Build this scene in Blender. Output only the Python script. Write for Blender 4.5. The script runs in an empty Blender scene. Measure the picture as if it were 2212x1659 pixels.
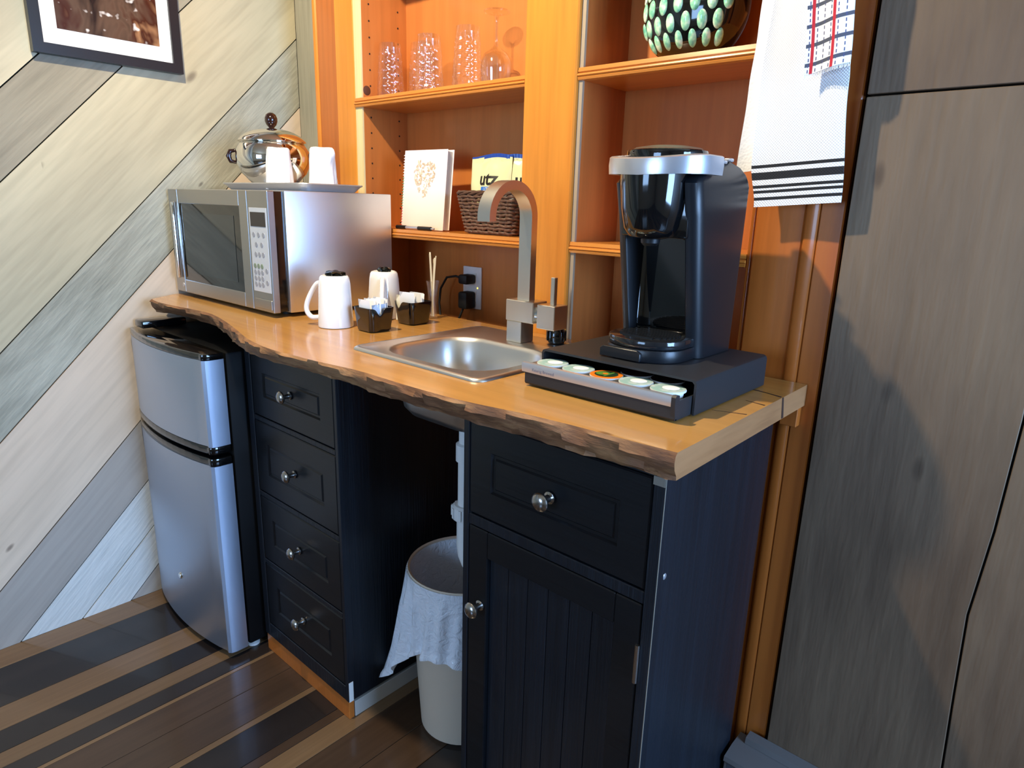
import bpy, bmesh, math, random
from mathutils import Vector, Matrix
random.seed(7)
SC = bpy.context.scene
COL = SC.collection
PI = math.pi

# ------------------------------------------------------------------ camera
cam_d = bpy.data.cameras.new('camera'); cam = bpy.data.objects.new('camera', cam_d); COL.objects.link(cam)
cam_d.sensor_width = 36.0; cam_d.lens = 36.0 * 1437.2 / 2212.0; cam_d.clip_start = 0.02
yaw, pitch, roll = math.radians(-41.69), math.radians(15.09), math.radians(1.667)
fw = Vector((math.sin(yaw) * math.cos(pitch), math.cos(yaw) * math.cos(pitch), -math.sin(pitch)))
rt = Vector((math.cos(yaw), -math.sin(yaw), 0)); up = rt.cross(fw)
r2 = rt * math.cos(roll) + up * math.sin(roll); u2 = up * math.cos(roll) - rt * math.sin(roll)
cam.matrix_world = Matrix(((r2.x, u2.x, -fw.x, 0), (r2.y, u2.y, -fw.y, 0), (r2.z, u2.z, -fw.z, 1.2), (0, 0, 0, 1)))
SC.camera = cam
SC.view_settings.view_transform = 'Standard'; SC.view_settings.look = 'None'
SC.view_settings.gamma = 1.0; SC.view_settings.use_curve_mapping = False
SC.view_settings.exposure = 0.0

# ------------------------------------------------------------------ world and lights
w = bpy.data.worlds.new('sky'); SC.world = w; w.use_nodes = True
bg = w.node_tree.nodes['Background']; bg.inputs[0].default_value = (0.50, 0.68, 1.0, 1); bg.inputs[1].default_value = 1.0

def area(name, loc, target, sx, sy, power, col):
    l = bpy.data.lights.new(name, 'AREA'); l.shape = 'RECTANGLE'; l.size = sx; l.size_y = sy; l.energy = power; l.color = col
    o = bpy.data.objects.new(name, l); COL.objects.link(o); o.location = loc
    o.rotation_euler = (Vector(target) - Vector(loc)).to_track_quat('-Z', 'Y').to_euler()
    return o
area('daylight_side_window', (1.97, 0.60, 1.30), (0.0, 0.60, 1.30), 0.96, 1.36, 125, (0.34, 0.58, 1.0))
area('daylight_front_window', (-0.55, -2.77, 1.40), (-0.55, 0.0, 1.40), 1.16, 1.16, 52, (0.37, 0.61, 1.0))
LAMP = (-1.12, 0.36, 2.24)

# ------------------------------------------------------------------ helpers
def lin(c):
    c = c / 255.0
    return c / 12.92 if c <= 0.04045 else ((c + 0.055) / 1.055) ** 2.4
def rgb(r, g, b): return (lin(r), lin(g), lin(b), 1.0)

def add(bm, tmp, M=None):
    mp = {}
    for v in tmp.verts:
        mp[v] = bm.verts.new(M @ v.co if M else v.co)
    for f in tmp.faces:
        try:
            n = bm.faces.new([mp[v] for v in f.verts]); n.material_index = f.material_index
        except ValueError: pass
    tmp.free()

def box(bm, x0, x1, y0, y1, z0, z1, bev=0.0, seg=1, mi=0, M=None):
    t = bmesh.new()
    vs = [t.verts.new(p) for p in ((x0,y0,z0),(x1,y0,z0),(x1,y1,z0),(x0,y1,z0),(x0,y0,z1),(x1,y0,z1),(x1,y1,z1),(x0,y1,z1))]
    for q in ((3,2,1,0),(4,5,6,7),(0,1,5,4),(1,2,6,5),(2,3,7,6),(3,0,4,7)): t.faces.new([vs[i] for i in q])
    if bev: bmesh.ops.bevel(t, geom=list(t.edges), offset=bev, segments=seg, affect='EDGES', profile=0.5)
    for f in t.faces: f.material_index = mi
    add(bm, t, M); return bm

def B(*a, **k): return box(bmesh.new(), *a, **k)

def lathe(bm, prof, n=32, c=(0,0,0), M=None, close=False, mi=0):
    """prof: list of (r,z) bottom to top, revolved round z"""
    t = bmesh.new(); rings = []
    for r, z in prof:
        if r < 1e-6: rings.append([t.verts.new((0,0,z))])
        else: rings.append([t.verts.new((r*math.cos(2*PI*k/n), r*math.sin(2*PI*k/n), z)) for k in range(n)])
    prs = list(zip(rings, rings[1:]))
    if close: prs.append((rings[-1], rings[0]))
    for a, b in prs:
        for k in range(n):
            k2 = (k+1) % n
            q = [a[k % len(a)], a[k2 % len(a)], b[k2 % len(b)], b[k % len(b)]]
            s = []
            for v in q:
                if v not in s: s.append(v)
            if len(s) > 2:
                f = t.faces.new(s); f.material_index = mi
    bmesh.ops.recalc_face_normals(t, faces=t.faces)
    add(bm, t, Matrix.Translation(c) @ M if M else Matrix.Translation(c)); return bm

def tube(bm, pts, r, n=8, cap=True, mi=0):
    """round tube along pts; r a number or a list"""
    pts = [Vector(p) for p in pts]; t = bmesh.new(); rings = []
    ref = None
    for i, p in enumerate(pts):
        d = (pts[min(i+1, len(pts)-1)] - pts[max(i-1, 0)]).normalized()
        if ref is None:
            ref = d.cross(Vector((0,0,1)))
            if ref.length < 1e-3: ref = d.cross(Vector((1,0,0)))
            ref.normalize()
        ref = (ref - d * ref.dot(d)).normalized(); o = d.cross(ref)
        rr = r[i] if isinstance(r, (list, tuple)) else r
        rings.append([t.verts.new(p + (ref*math.cos(2*PI*k/n) + o*math.sin(2*PI*k/n))*rr) for k in range(n)])
    for a, b in zip(rings, rings[1:]):
        for k in range(n): t.faces.new([a[k], a[(k+1)%n], b[(k+1)%n], b[k]])
    if cap: t.faces.new(rings[0][::-1]); t.faces.new(rings[-1])
    bmesh.ops.recalc_face_normals(t, faces=t.faces)
    for f in t.faces: f.material_index = mi
    add(bm, t); return bm

def prism(bm, poly, h0, h1, plane='xy', bev=0.0, seg=1, mi=0, M=None):
    """extrude a 2-D polygon; plane names the two polygon axes, extrusion along the third"""
    def P3(a, b, h): return {'xy': (a,b,h), 'xz': (a,h,b), 'yz': (h,a,b)}[plane]
    t = bmesh.new()
    lo = [t.verts.new(P3(a,b,h0)) for a, b in poly]; hi = [t.verts.new(P3(a,b,h1)) for a, b in poly]
    t.faces.new(lo); t.faces.new(hi)
    n = len(poly)
    for k in range(n): t.faces.new([lo[k], lo[(k+1)%n], hi[(k+1)%n], hi[k]])
    bmesh.ops.recalc_face_normals(t, faces=t.faces)
    if bev: bmesh.ops.bevel(t, geom=list(t.edges), offset=bev, segments=seg, affect='EDGES', profile=0.5)
    for f in t.faces: f.material_index = mi
    add(bm, t, M); return bm

def grid(bm, fn, nu, nv, mi=0, uv=False, closeu=False):
    """fn(u,v)->point; u,v in 0..1"""
    V = [[bm.verts.new(fn(i/nu, j/nv)) for j in range(nv+1)] for i in range(nu if closeu else nu+1)]
    uvl = bm.loops.layers.uv.verify() if uv else None
    for i in range(nu):
        i2 = (i+1) % nu if closeu else i+1
        for j in range(nv):
            f = bm.faces.new([V[i][j], V[i2][j], V[i2][j+1], V[i][j+1]]); f.material_index = mi
            if uv:
                for l, (a, b) in zip(f.loops, ((i,j),(i+1,j),(i+1,j+1),(i,j+1))): l[uvl].uv = (a/nu, b/nv)
    return V

def rrect(x0, x1, y0, y1, r, n=5):
    pts = []
    for cx, cy, a0 in ((x1-r,y1-r,0),(x0+r,y1-r,90),(x0+r,y0+r,180),(x1-r,y0+r,270)):
        for k in range(n+1):
            a = math.radians(a0 + 90*k/n); pts.append((cx+r*math.cos(a), cy+r*math.sin(a)))
    return pts

def loft(bm, loops, cap0=True, cap1=True, mi=0):
    V = [[bm.verts.new(p) for p in L] for L in loops]; n = len(loops[0]); fs = []
    for a, b in zip(V, V[1:]):
        for k in range(n): fs.append(bm.faces.new([a[k], a[(k+1)%n], b[(k+1)%n], b[k]]))
    if cap0: fs.append(bm.faces.new(V[0][::-1]))
    if cap1: fs.append(bm.faces.new(V[-1]))
    for f in fs: f.material_index = mi
    return V

def wpos(o):
    v = Vector((0,0,0))
    while o: v += Vector(o.location); o = o.parent
    return v

def obj(name, bm, mat, parent=None, smooth=35, label=None, kind=None, recalc=False):
    if recalc: bmesh.ops.recalc_face_normals(bm, faces=bm.faces)
    if parent: bmesh.ops.translate(bm, vec=-wpos(parent), verts=bm.verts)
    me = bpy.data.meshes.new(name); bm.to_mesh(me); bm.free()
    for m in (mat if isinstance(mat, (list, tuple)) else [mat]): me.materials.append(m)
    if smooth:
        me.shade_smooth(); me.set_sharp_from_angle(angle=math.radians(smooth))
    o = bpy.data.objects.new(name, me); COL.objects.link(o); o.parent = parent
    if label: o['label'] = label
    if kind: o['kind'] = kind
    return o

def tag(o, label, cat, group=None):
    o['label'] = label; o['category'] = cat
    if group: o['group'] = group
    return o

def thing(name, label, cat, loc=(0,0,0), group=None):
    o = bpy.data.objects.new(name, None); COL.objects.link(o); o.location = loc; o.empty_display_size = 0.05
    return tag(o, label, cat, group)

def single(name, bm, mat, label, cat, base, group=None, **k):
    """a thing that is one mesh, its origin at its base"""
    bmesh.ops.translate(bm, vec=-Vector(base), verts=bm.verts)
    o = obj(name, bm, mat, None, **k); o.location = base
    return tag(o, label, cat, group)

def dup(root, loc, label=None, rotz=None):
    r = root.copy(); COL.objects.link(r); r.location = loc
    if label: r['label'] = label
    if rotz is not None: r.rotation_euler = (0, 0, rotz)
    for ch in list(root.children):
        c = ch.copy(); COL.objects.link(c); c.parent = r
        for g in list(ch.children):
            d = g.copy(); COL.objects.link(d); d.parent = c
    return r

def text_bm(s, size, depth=0.0, bold=0.0):
    cu = bpy.data.curves.new('t', 'FONT'); cu.body = s; cu.size = size; cu.extrude = depth; cu.align_x = 'CENTER'; cu.resolution_u = 3; cu.offset = size*bold
    o = bpy.data.objects.new('t', cu); COL.objects.link(o); bpy.context.view_layer.update()
    me = bpy.data.meshes.new_from_object(o.evaluated_get(bpy.context.evaluated_depsgraph_get()))
    bm = bmesh.new(); bm.from_mesh(me)
    bpy.data.objects.remove(o); bpy.data.curves.remove(cu); bpy.data.meshes.remove(me)
    return bm

# ------------------------------------------------------------------ materials
def mat(name, col, rough=0.5, metal=0.0, spec=0.5, coat=0.0, trans=0.0, ior=1.45, alpha=1.0, emit=None, es=0.0, sheen=0.0):
    m = bpy.data.materials.new(name); m.use_nodes = True
    p = m.node_tree.nodes['Principled BSDF']
    p.inputs['Base Color'].default_value = col; p.inputs['Roughness'].default_value = rough
    p.inputs['Metallic'].default_value = metal; p.inputs['Specular IOR Level'].default_value = spec
    p.inputs['Coat Weight'].default_value = coat; p.inputs['Coat Roughness'].default_value = 0.08
    p.inputs['Transmission Weight'].default_value = trans; p.inputs['IOR'].default_value = ior; p.inputs['Alpha'].default_value = alpha
    if emit: p.inputs['Emission Color'].default_value = emit; p.inputs['Emission Strength'].default_value = es
    if sheen: p.inputs['Sheen Weight'].default_value = sheen
    return m

class N:
    """small node-tree writer"""
    def __init__(s, m): s.t = m.node_tree; s.p = s.t.nodes['Principled BSDF']
    def n(s, ty, **k):
        x = s.t.nodes.new(ty)
        for a, b in k.items(): setattr(x, a, b)
        return x
    def l(s, a, b): s.t.links.new(a, b)
    def noise(s, vec, scale, detail=4, rough=0.6, dist=0.0):
        x = s.n('ShaderNodeTexNoise'); x.inputs['Scale'].default_value = scale; x.inputs['Detail'].default_value = detail
        x.inputs['Roughness'].default_value = rough; x.inputs['Distortion'].default_value = dist; s.l(vec, x.inputs['Vector']); return x.outputs['Fac']
    def ramp(s, fac, stops):
        x = s.n('ShaderNodeValToRGB'); e = x.color_ramp.elements
        while len(e) < len(stops): e.new(0.5)
        for q, (pos, c) in zip(e, stops): q.position = pos; q.color = c if len(c) == 4 else (*c, 1)
        s.l(fac, x.inputs[0]); return x.outputs[0]
    def mix(s, fac, a, b, mode='MIX'):
        x = s.n('ShaderNodeMix', data_type='RGBA', blend_type=mode)
        for v, i in ((fac, 0), (a, 6), (b, 7)):
            if hasattr(v, 'links'): s.l(v, x.inputs[i])
            else: x.inputs[i].default_value = v
        return x.outputs[2]
    def math(s, op, a, b=0.0, c=0.0):
        x = s.n('ShaderNodeMath', operation=op)
        for i, v in enumerate((a, b, c)):
            if hasattr(v, 'links'): s.l(v, x.inputs[i])
            else: x.inputs[i].default_value = v
        return x.outputs[0]
    def bump(s, h, st, dist=0.002):
        x = s.n('ShaderNodeBump'); x.inputs['Strength'].default_value = st; x.inputs['Distance'].default_value = dist
        s.l(h, x.inputs['Height']); s.l(x.outputs[0], s.p.inputs['Normal'])

def wood(name, dark, mid, light, axis='z', rough=0.5, along=1.6, across=26.0, bumpst=0.25, knots=0.0, coat=0.0, blot=0.5, rotx=0.0, spec=0.4, var=0.12, knotcol=(0.06,0.045,0.035,1), contrast=0.16):
    """board wood: streaks along one axis, broad blotches, optional knots; every object gets its own piece of the pattern"""
    m = mat(name, mid, rough, spec=spec, coat=coat); n = N(m)
    tc = n.n('ShaderNodeTexCoord'); oi = n.n('ShaderNodeObjectInfo')
    mr = n.n('ShaderNodeMapping'); mr.inputs['Rotation'].default_value = (rotx, 0, 0); n.l(tc.outputs['Object'], mr.inputs['Vector'])
    off = n.n('ShaderNodeVectorMath', operation='SCALE'); cv = n.n('ShaderNodeCombineXYZ')
    for i in range(3): n.l(oi.outputs['Random'], cv.inputs[i])
    n.l(cv.outputs[0], off.inputs[0]); off.inputs['Scale'].default_value = 23.7
    ad = n.n('ShaderNodeVectorMath', operation='ADD'); n.l(mr.outputs[0], ad.inputs[0]); n.l(off.outputs[0], ad.inputs[1])
    def scaled(a, b):
        x = n.n('ShaderNodeMapping'); x.inputs['Scale'].default_value = tuple(a if ax == axis else b for ax in 'xyz'); n.l(ad.outputs[0], x.inputs['Vector']); return x.outputs[0]
    fine = n.noise(scaled(along, across), 1.0, 5, 0.65, 0.25)
    wide = n.noise(scaled(along*0.45, across*0.17), 1.0, 3, 0.5, 0.6)
    hair = n.noise(scaled(along*3, across*5), 1.0, 2, 0.5)
    c = n.ramp(fine, ((0.5-contrast*1.6, dark), (0.5, mid), (0.5+contrast*1.6, light)))
    d = n.ramp(wide, ((0.36, dark), (0.52, mid), (0.68, light)))
    c = n.mix(blot, c, d)
    c = n.mix(0.35, c, n.ramp(hair, ((0.35, tuple(x*0.7 for x in mid[:3])), (0.6, mid[:3]))))
    if knots:
        vx = n.n('ShaderNodeTexVoronoi'); vx.inputs['Scale'].default_value = 1.0
        n.l(scaled(3.6, 8.5), vx.inputs['Vector'])
        k = n.ramp(vx.outputs['Distance'], ((0.0, (1,1,1)), (0.05*knots, (0.75,)*3), (0.10*knots, (0,0,0))))
        sel = n.math('GREATER_THAN', n.noise(scaled(1.4, 2.4), 1.0, 1), 0.42)
        c = n.mix(n.math('MULTIPLY', n.math('MULTIPLY', k, sel), 0.85), c, knotcol)
    hv = n.math('MULTIPLY_ADD', oi.outputs['Random'], 2*var, 1-var)
    vm = n.n('ShaderNodeVectorMath', operation='SCALE'); n.l(c, vm.inputs[0]); n.l(hv, vm.inputs['Scale'])
    n.l(vm.outputs[0], n.p.inputs['Base Color'])
    n.bump(n.math('ADD', n.math('MULTIPLY', fine, 1.0), n.math('MULTIPLY', hair, 0.6)), bumpst)
    return m

def brushed(name, col, rough=0.28, axis='x', amount=0.10):
    m = mat(name, col, rough, 1.0); n = N(m)
    tc = n.n('ShaderNodeTexCoord'); mp = n.n('ShaderNodeMapping'); mp.inputs['Scale'].default_value = tuple(3 if a == axis else 500 for a in 'xyz')
    n.l(tc.outputs['Object'], mp.inputs['Vector']); f = n.noise(mp.outputs[0], 1.0, 2)
    n.l(n.math('MULTIPLY_ADD', f, amount*2, rough-amount), n.p.inputs['Roughness'])
    n.bump(f, 0.04, 0.0005)
    return m

def noisy(m, scale=200, st=0.15, dist=0.001):
    n = N(m); tc = n.n('ShaderNodeTexCoord'); n.bump(n.noise(tc.outputs['Object'], scale, 3), st, dist); return m

D45 = math.radians(-45)
M_cream  = wood('plank_cream', rgb(152,143,118), rgb(188,180,152), rgb(206,198,170), 'y', 0.62, 1.6, 14, 0.3, knots=1.0, rotx=D45, blot=0.6, var=0.05, knotcol=rgb(96,84,70))
M_grey   = wood('plank_grey', rgb(96,90,77), rgb(142,136,118), rgb(174,168,148), 'y', 0.7, 2.0, 26, 0.6, knots=0.7, rotx=D45, blot=0.5, var=0.06, knotcol=rgb(70,64,56))
M_rough  = wood('plank_rough', rgb(112,112,100), rgb(160,160,146), rgb(198,196,180), 'y', 0.78, 5.0, 34, 1.0, knots=0.5, rotx=D45, blot=0.4, var=0.05, knotcol=rgb(70,64,58))
M_pink   = wood('plank_pink', rgb(184,168,146), rgb(208,190,168), rgb(222,206,186), 'y', 0.6, 1.2, 12, 0.15, knots=0.6, rotx=D45, blot=0.6, var=0.04, knotcol=rgb(100,86,74))
M_smoke  = wood('plank_smoke', rgb(138,132,124), rgb(164,158,150), rgb(182,176,166), 'y', 0.62, 1.4, 16, 0.15, knots=0.6, rotx=D45, blot=0.6, var=0.05, knotcol=rgb(84,76,70))
M_pale   = wood('plank_pale', rgb(172,176,172), rgb(196,200,198), rgb(218,220,216), 'y', 0.75, 4.0, 28, 0.8, knots=0.4, rotx=D45, blot=0.5, var=0.04)
M_corner = wood('corner_wood', rgb(132,126,104), rgb(164,158,136), rgb(186,180,156), 'z', 0.7, 2.0, 22, 0.5, blot=0.5)
M_panel  = wood('panel_wood', rgb(66,51,39), rgb(106,87,69), rgb(140,119,94), 'z', 0.5, 2.4, 14, 0.7, knots=0.9, blot=0.6, var=0.06, spec=0.35, knotcol=rgb(78,62,48))
M_pine   = wood('pine_varnish', rgb(184,106,36), rgb(212,136,50), rgb(228,156,66), 'z', 0.28, 1.2, 16, 0.08, blot=0.5, coat=0.35, var=0.05)
M_pined  = wood('pine_casing', rgb(150,80,32), rgb(182,102,42), rgb(196,118,52), 'z', 0.28, 1.2, 16, 0.08, blot=0.5, coat=0.35, var=0.04)
M_pineh  = wood('pine_shelf', rgb(170,96,38), rgb(204,128,54), rgb(222,150,70), 'x', 0.28, 1.2, 20, 0.08, blot=0.5, coat=0.35, var=0.05)
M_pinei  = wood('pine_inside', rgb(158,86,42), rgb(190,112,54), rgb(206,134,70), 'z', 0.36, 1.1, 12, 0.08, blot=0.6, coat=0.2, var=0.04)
M_edge   = wood('raw_edge', rgb(206,176,118), rgb(228,204,150), rgb(238,218,170), 'z', 0.6, 1.0, 30, 0.1, blot=0.4)
M_edge_shade  = wood('shaded_edge', rgb(130,112,92), rgb(158,140,116), rgb(176,158,134), 'z', 0.6, 1.0, 30, 0.1, blot=0.4)  # same raw edge wood, with the shade beside the post put into its colour
M_black  = wood('black_stain', rgb(13,16,21), rgb(21,25,32), rgb(32,38,47), 'z', 0.36, 2.2, 60, 0.55, blot=0.3, var=0.05, spec=0.5)
M_blackh = wood('black_stain_front', rgb(11,12,15), rgb(16,18,22), rgb(22,25,30), 'x', 0.34, 2.0, 40, 0.12, blot=0.3, var=0.05, spec=0.5)
M_worn   = mat('worn_edge', rgb(128,120,108), 0.6)
M_top    = wood('slab_top', rgb(150,96,42), rgb(190,138,72), rgb(212,164,94), 'x', 0.26, 1.4, 11, 0.06, knots=0.5, blot=0.55, coat=0.4, var=0.0, knotcol=rgb(92,56,26))
M_bark   = wood('slab_bark', rgb(62,40,29), rgb(134,92,62), rgb(198,152,102), 'x', 0.6, 9.0, 44, 1.0, knots=0.0, blot=0.45, var=0.0, contrast=0.10)
M_end    = wood('slab_end', rgb(118,74,46), rgb(158,110,70), rgb(184,136,94), 'y', 0.45, 3.0, 24, 0.2, blot=0.5, var=0.0)
M_f_tan  = wood('floor_tan', rgb(88,68,48), rgb(116,90,63), rgb(134,108,78), 'y', 0.24, 1.0, 20, 0.05, blot=0.5, coat=0.3)
M_f_dark = wood('floor_dark', rgb(26,22,21), rgb(37,31,29), rgb(50,42,38), 'y', 0.24, 1.0, 20, 0.05, blot=0.5, coat=0.3)
M_f_brn  = wood('floor_brown', rgb(50,37,29), rgb(68,51,38), rgb(88,67,50), 'y', 0.24, 1.0, 20, 0.05, blot=0.5, coat=0.3)
M_steel  = mat('brushed_steel', rgb(214,214,216), 0.40, 1.0)
M_steelx = brushed('brushed_steel_front', rgb(176,174,172), 0.34, 'x', 0.06)
M_fridge = mat('fridge_steel', rgb(186,196,214), 0.40, 1.0)
M_sink   = mat('sink_steel', rgb(218,218,216), 0.33, 1.0)
M_nickel = mat('brushed_nickel', rgb(214,210,202), 0.34, 1.0)
M_chrome = mat('chrome', rgb(228,226,222), 0.05, 1.0)
M_pewter = mat('pewter', rgb(196,196,198), 0.42, 0.8)
M_knob   = mat('knob_metal', rgb(176,172,168), 0.22, 1.0)
M_gloss  = mat('black_gloss', rgb(9,10,12), 0.06, spec=0.6, coat=0.5)
M_satin  = noisy(mat('black_satin', rgb(22,24,28), 0.32), 900, 0.1)
M_blk    = mat('black_plastic', rgb(16,17,19), 0.4)
M_matte  = noisy(mat('black_powder', rgb(34,35,38), 0.5), 1400, 0.2)
M_silver = mat('silver_plastic', rgb(196,198,204), 0.28, 0.7)
M_white  = mat('white_glaze', rgb(238,236,232), 0.12, coat=0.4)
M_paint  = mat('white_paint', rgb(226,224,218), 0.5)
M_plastic= mat('white_plastic', rgb(226,226,224), 0.35)
M_can    = mat('can_plastic', rgb(208,192,172), 0.42)
def thin_glass(name, tint, edge, gloss=1.0):
    m = bpy.data.materials.new(name); m.use_nodes = True; nt = m.node_tree; nt.nodes.clear()
    o = nt.nodes.new('ShaderNodeOutputMaterial'); mx = nt.nodes.new('ShaderNodeMixShader'); tr_ = nt.nodes.new('ShaderNodeBsdfTransparent'); gl_ = nt.nodes.new('ShaderNodeBsdfGlossy')
    gl_.inputs['Roughness'].default_value = 0.07; gl_.inputs['Color'].default_value = (gloss,)*3+(1,)
    lw = nt.nodes.new('ShaderNodeLayerWeight'); lw.inputs['Blend'].default_value = 0.5
    cr = nt.nodes.new('ShaderNodeValToRGB'); cr.color_ramp.elements[0].color = tint; cr.color_ramp.elements[0].position = 0.6; cr.color_ramp.elements[1].color = edge
    nt.links.new(lw.outputs['Facing'], cr.inputs[0]); nt.links.new(cr.outputs[0], tr_.inputs['Color'])
    pw = nt.nodes.new('ShaderNodeMath'); pw.operation = 'POWER'; pw.inputs[1].default_value = 4.0; nt.links.new(lw.outputs['Facing'], pw.inputs[0])
    fr_ = nt.nodes.new('ShaderNodeMath'); fr_.operation = 'MULTIPLY_ADD'; fr_.inputs[1].default_value = 0.55; fr_.inputs[2].default_value = 0.13; nt.links.new(pw.outputs[0], fr_.inputs[0])
    nt.links.new(fr_.outputs[0], mx.inputs[0]); nt.links.new(tr_.outputs[0], mx.inputs[1]); nt.links.new(gl_.outputs[0], mx.inputs[2]); nt.links.new(mx.outputs[0], o.inputs[0])
    return m
M_glass  = thin_glass('clear_glass', (0.985,0.99,0.99,1), (0.86,0.88,0.87,1))
M_dark_glass = mat('oven_glass', rgb(38,44,46), 0.08, spec=0.6, coat=0.3)
M_paper  = mat('paper', rgb(240,238,230), 0.7)
M_rubber = mat('rubber', rgb(18,18,18), 0.6)

M_back = mat('dark_backing', rgb(30,26,22), 0.9)
# ------------------------------------------------------------------ the room
YF, YB, XL, XR, HC = -2.8, 1.36, -2.04, 2.0, 2.4

fl = obj('floor', B(XL-0.08, XR+0.08, YF-0.08, YB+0.06, -0.08, -0.014), M_f_brn, kind='structure', smooth=0)
edges = [(-2.04,'t'),(-1.952,'d'),(-1.787,'t'),(-1.699,'d'),(-1.622,'t'),(-1.572,'d'),(-1.520,'t'),(-1.508,'b'),(-1.420,'b'),(-1.318,'t'),(-1.300,'d'),(-1.205,'b'),(-1.178,'t'),(-1.120,'b'),(-1.020,'b'),(-0.93,'d')]
x = -0.85
while x < XR:
    edges.append((x, random.choice('bbdtb'))); x += random.choice((0.06, 0.09, 0.12))
fm = {'t': M_f_tan, 'd': M_f_dark, 'b': M_f_brn}
for i, (x0, k) in enumerate(edges):
    x1 = edges[i+1][0] if i+1 < len(edges) else XR
    cut = 1.36 if i % 3 else random.uniform(-1.2, -0.2)
    for a, b in ((YF, cut), (cut, YB)):
        if b - a > 0.02: obj('floor_board', B(x0+0.0006, x1-0.0006, a+0.0006, b-0.0006, -0.014, 0.0, 0.0008), fm[k], fl, smooth=0)

# left wall: boards laid at 45 degrees
wl = obj('wall_left', B(XL-0.09, XL-0.020, YF-0.08, YB+0.06, 0, HC), M_back, kind='structure', smooth=0)
cuts = [0.45, 0.25, -0.10, -0.29, -0.44, -0.57]                     # z - y along each joint
seam = [(5.3-0.0, None)]
cs = [-0.90, -0.57, -0.44, -0.29, -0.10, 0.248, 0.446, 0.803, 0.988]
cm = ['s', 'l', 'l', 's', 'p', 'r', 'c', 'g', 'c']
cs = [-1.30] + cs; cm = ['p'] + cm
tog = 0
while cs[-1] < 5.2:
    cs.append(cs[-1] + (0.2, 0.34)[tog]); cm.append(random.choice('crgp')); tog = 1 - tog
PM = {'c': M_cream, 'g': M_grey, 'r': M_rough, 'p': M_pink, 's': M_smoke, 'l': M_pale}
def clip(poly, f):
    out = []
    for i in range(len(poly)):
        a, b = poly[i-1], poly[i]; fa, fb = f(a), f(b)
        if (fa >= 0) != (fb >= 0):
            t = fa/(fa-fb); out.append((a[0]+(b[0]-a[0])*t, a[1]+(b[1]-a[1])*t))
        if fb >= 0: out.append(b)
    return out
for i in range(len(cs)-1):
    g = 0.0022
    poly = [(YF, 0.0), (1.232, 0.0), (1.232, HC), (YF, HC)]
    poly = clip(poly, lambda p: p[1]-p[0]-(cs[i]+g)); poly = clip(poly, lambda p: (cs[i+1]-g)-(p[1]-p[0])) if poly else []
    if len(poly) < 3: continue
    proud = random.uniform(-0.0015, 0.0015)
    obj('plank', prism(bmesh.new(), poly, XL-0.020, XL+proud, 'yz'), PM[cm[i]], wl, smooth=0)

# back wall: slab, thicker right part, grey corner board, wide boards at the right
bm = B(XL-0.09, XR+0.08, YB, YB+0.07, 0, HC); box(bm, -0.325, XR, 1.162, YB, 0, HC)
wb = obj('wall_back', bm, M_back, kind='structure', smooth=0)
obj('corner_board', B(XL, -1.84, 1.232, YB, 0, HC, 0.002), M_corner, wb, smooth=0)
wav = [(-0.052,0.16),(-0.055,0.335),(-0.062,0.473),(-0.068,0.612),(-0.060,0.756),(-0.057,0.931),(-0.060,1.15),(-0.058,1.369)]
g = 0.0016
pl = [(-0.327,0.16)] + [(a-g,b) for a, b in wav] + [(-0.327,1.369)]
obj('plank', prism(bmesh.new(), pl, 1.140, 1.162, 'xz', 0.001), M_panel, wb, smooth=0)
pl = [(a+g,b) for a, b in wav] + [(0.42,1.369),(0.42,0.16)]
obj('plank', prism(bmesh.new(), pl, 1.141, 1.162, 'xz', 0.001), M_panel, wb, smooth=0)
obj('plank', B(-0.327, 0.42, 1.1405, 1.162, 1.3725, HC, 0.001), M_panel, wb, smooth=0)
for a in (0.423, 0.83, 1.24, 1.63): obj('plank', B(a, min(a+0.404, XR), 1.141, 1.162, 0.16, HC, 0.001), M_panel, wb, smooth=0)

M_wallp = noisy(mat('cream_wall_paint', rgb(206,190,160), 0.8), 60, 0.1)
M_ceil = mat('ceiling_boards', rgb(200,170,130), 0.7)
ce = obj('ceiling', B(XL-0.09, XR+0.08, YF-0.08, YB+0.07, HC, HC+0.08), M_ceil, kind='structure', smooth=0)
bm = bmesh.new(); y0, y1, z0, z1 = 0.10, 1.10, 0.60, 2.0
box(bm, XR, XR+0.08, YF-0.08, y0, 0, HC); box(bm, XR, XR+0.08, y1, YB, 0, HC); box(bm, XR, XR+0.08, y0, y1, 0, z0); box(bm, XR, XR+0.08, y0, y1, z1, HC)
obj('wall_right', bm, M_wallp, kind='structure', smooth=0)
bm = bmesh.new(); x0, x1 = -1.15, 0.05
box(bm, XL-0.02, x0, YF-0.08, YF, 0, HC); box(bm, x1, XR, YF-0.08, YF, 0, HC); box(bm, x0, x1, YF-0.08, YF, 0, z0); box(bm, x0, x1, YF-0.08, YF, z1, HC)
obj('wall_front', bm, M_wallp, kind='structure', smooth=0)
bm = bmesh.new()
for a, b, c, d in ((y0,y0+0.04,z0,z1),(y1-0.04,y1,z0,z1),(y0+0.04,y1-0.04,z0,z0+0.04),(y0+0.04,y1-0.04,z1-0.04,z1),((y0+y1)/2-0.02,(y0+y1)/2+0.02,z0+0.04,z1-0.04)):
    box(bm, XR+0.01, XR+0.06, a, b, c, d, 0.004)
w1 = obj('window_1', bm, M_paint, kind='structure')
for a, b in ((y0+0.04,(y0+y1)/2-0.02),((y0+y1)/2+0.02,y1-0.04)): obj('pane', B(XR+0.03, XR+0.036, a, b, z0+0.04, z1-0.04), M_glass, w1, smooth=0)
bm = bmesh.new()
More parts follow.
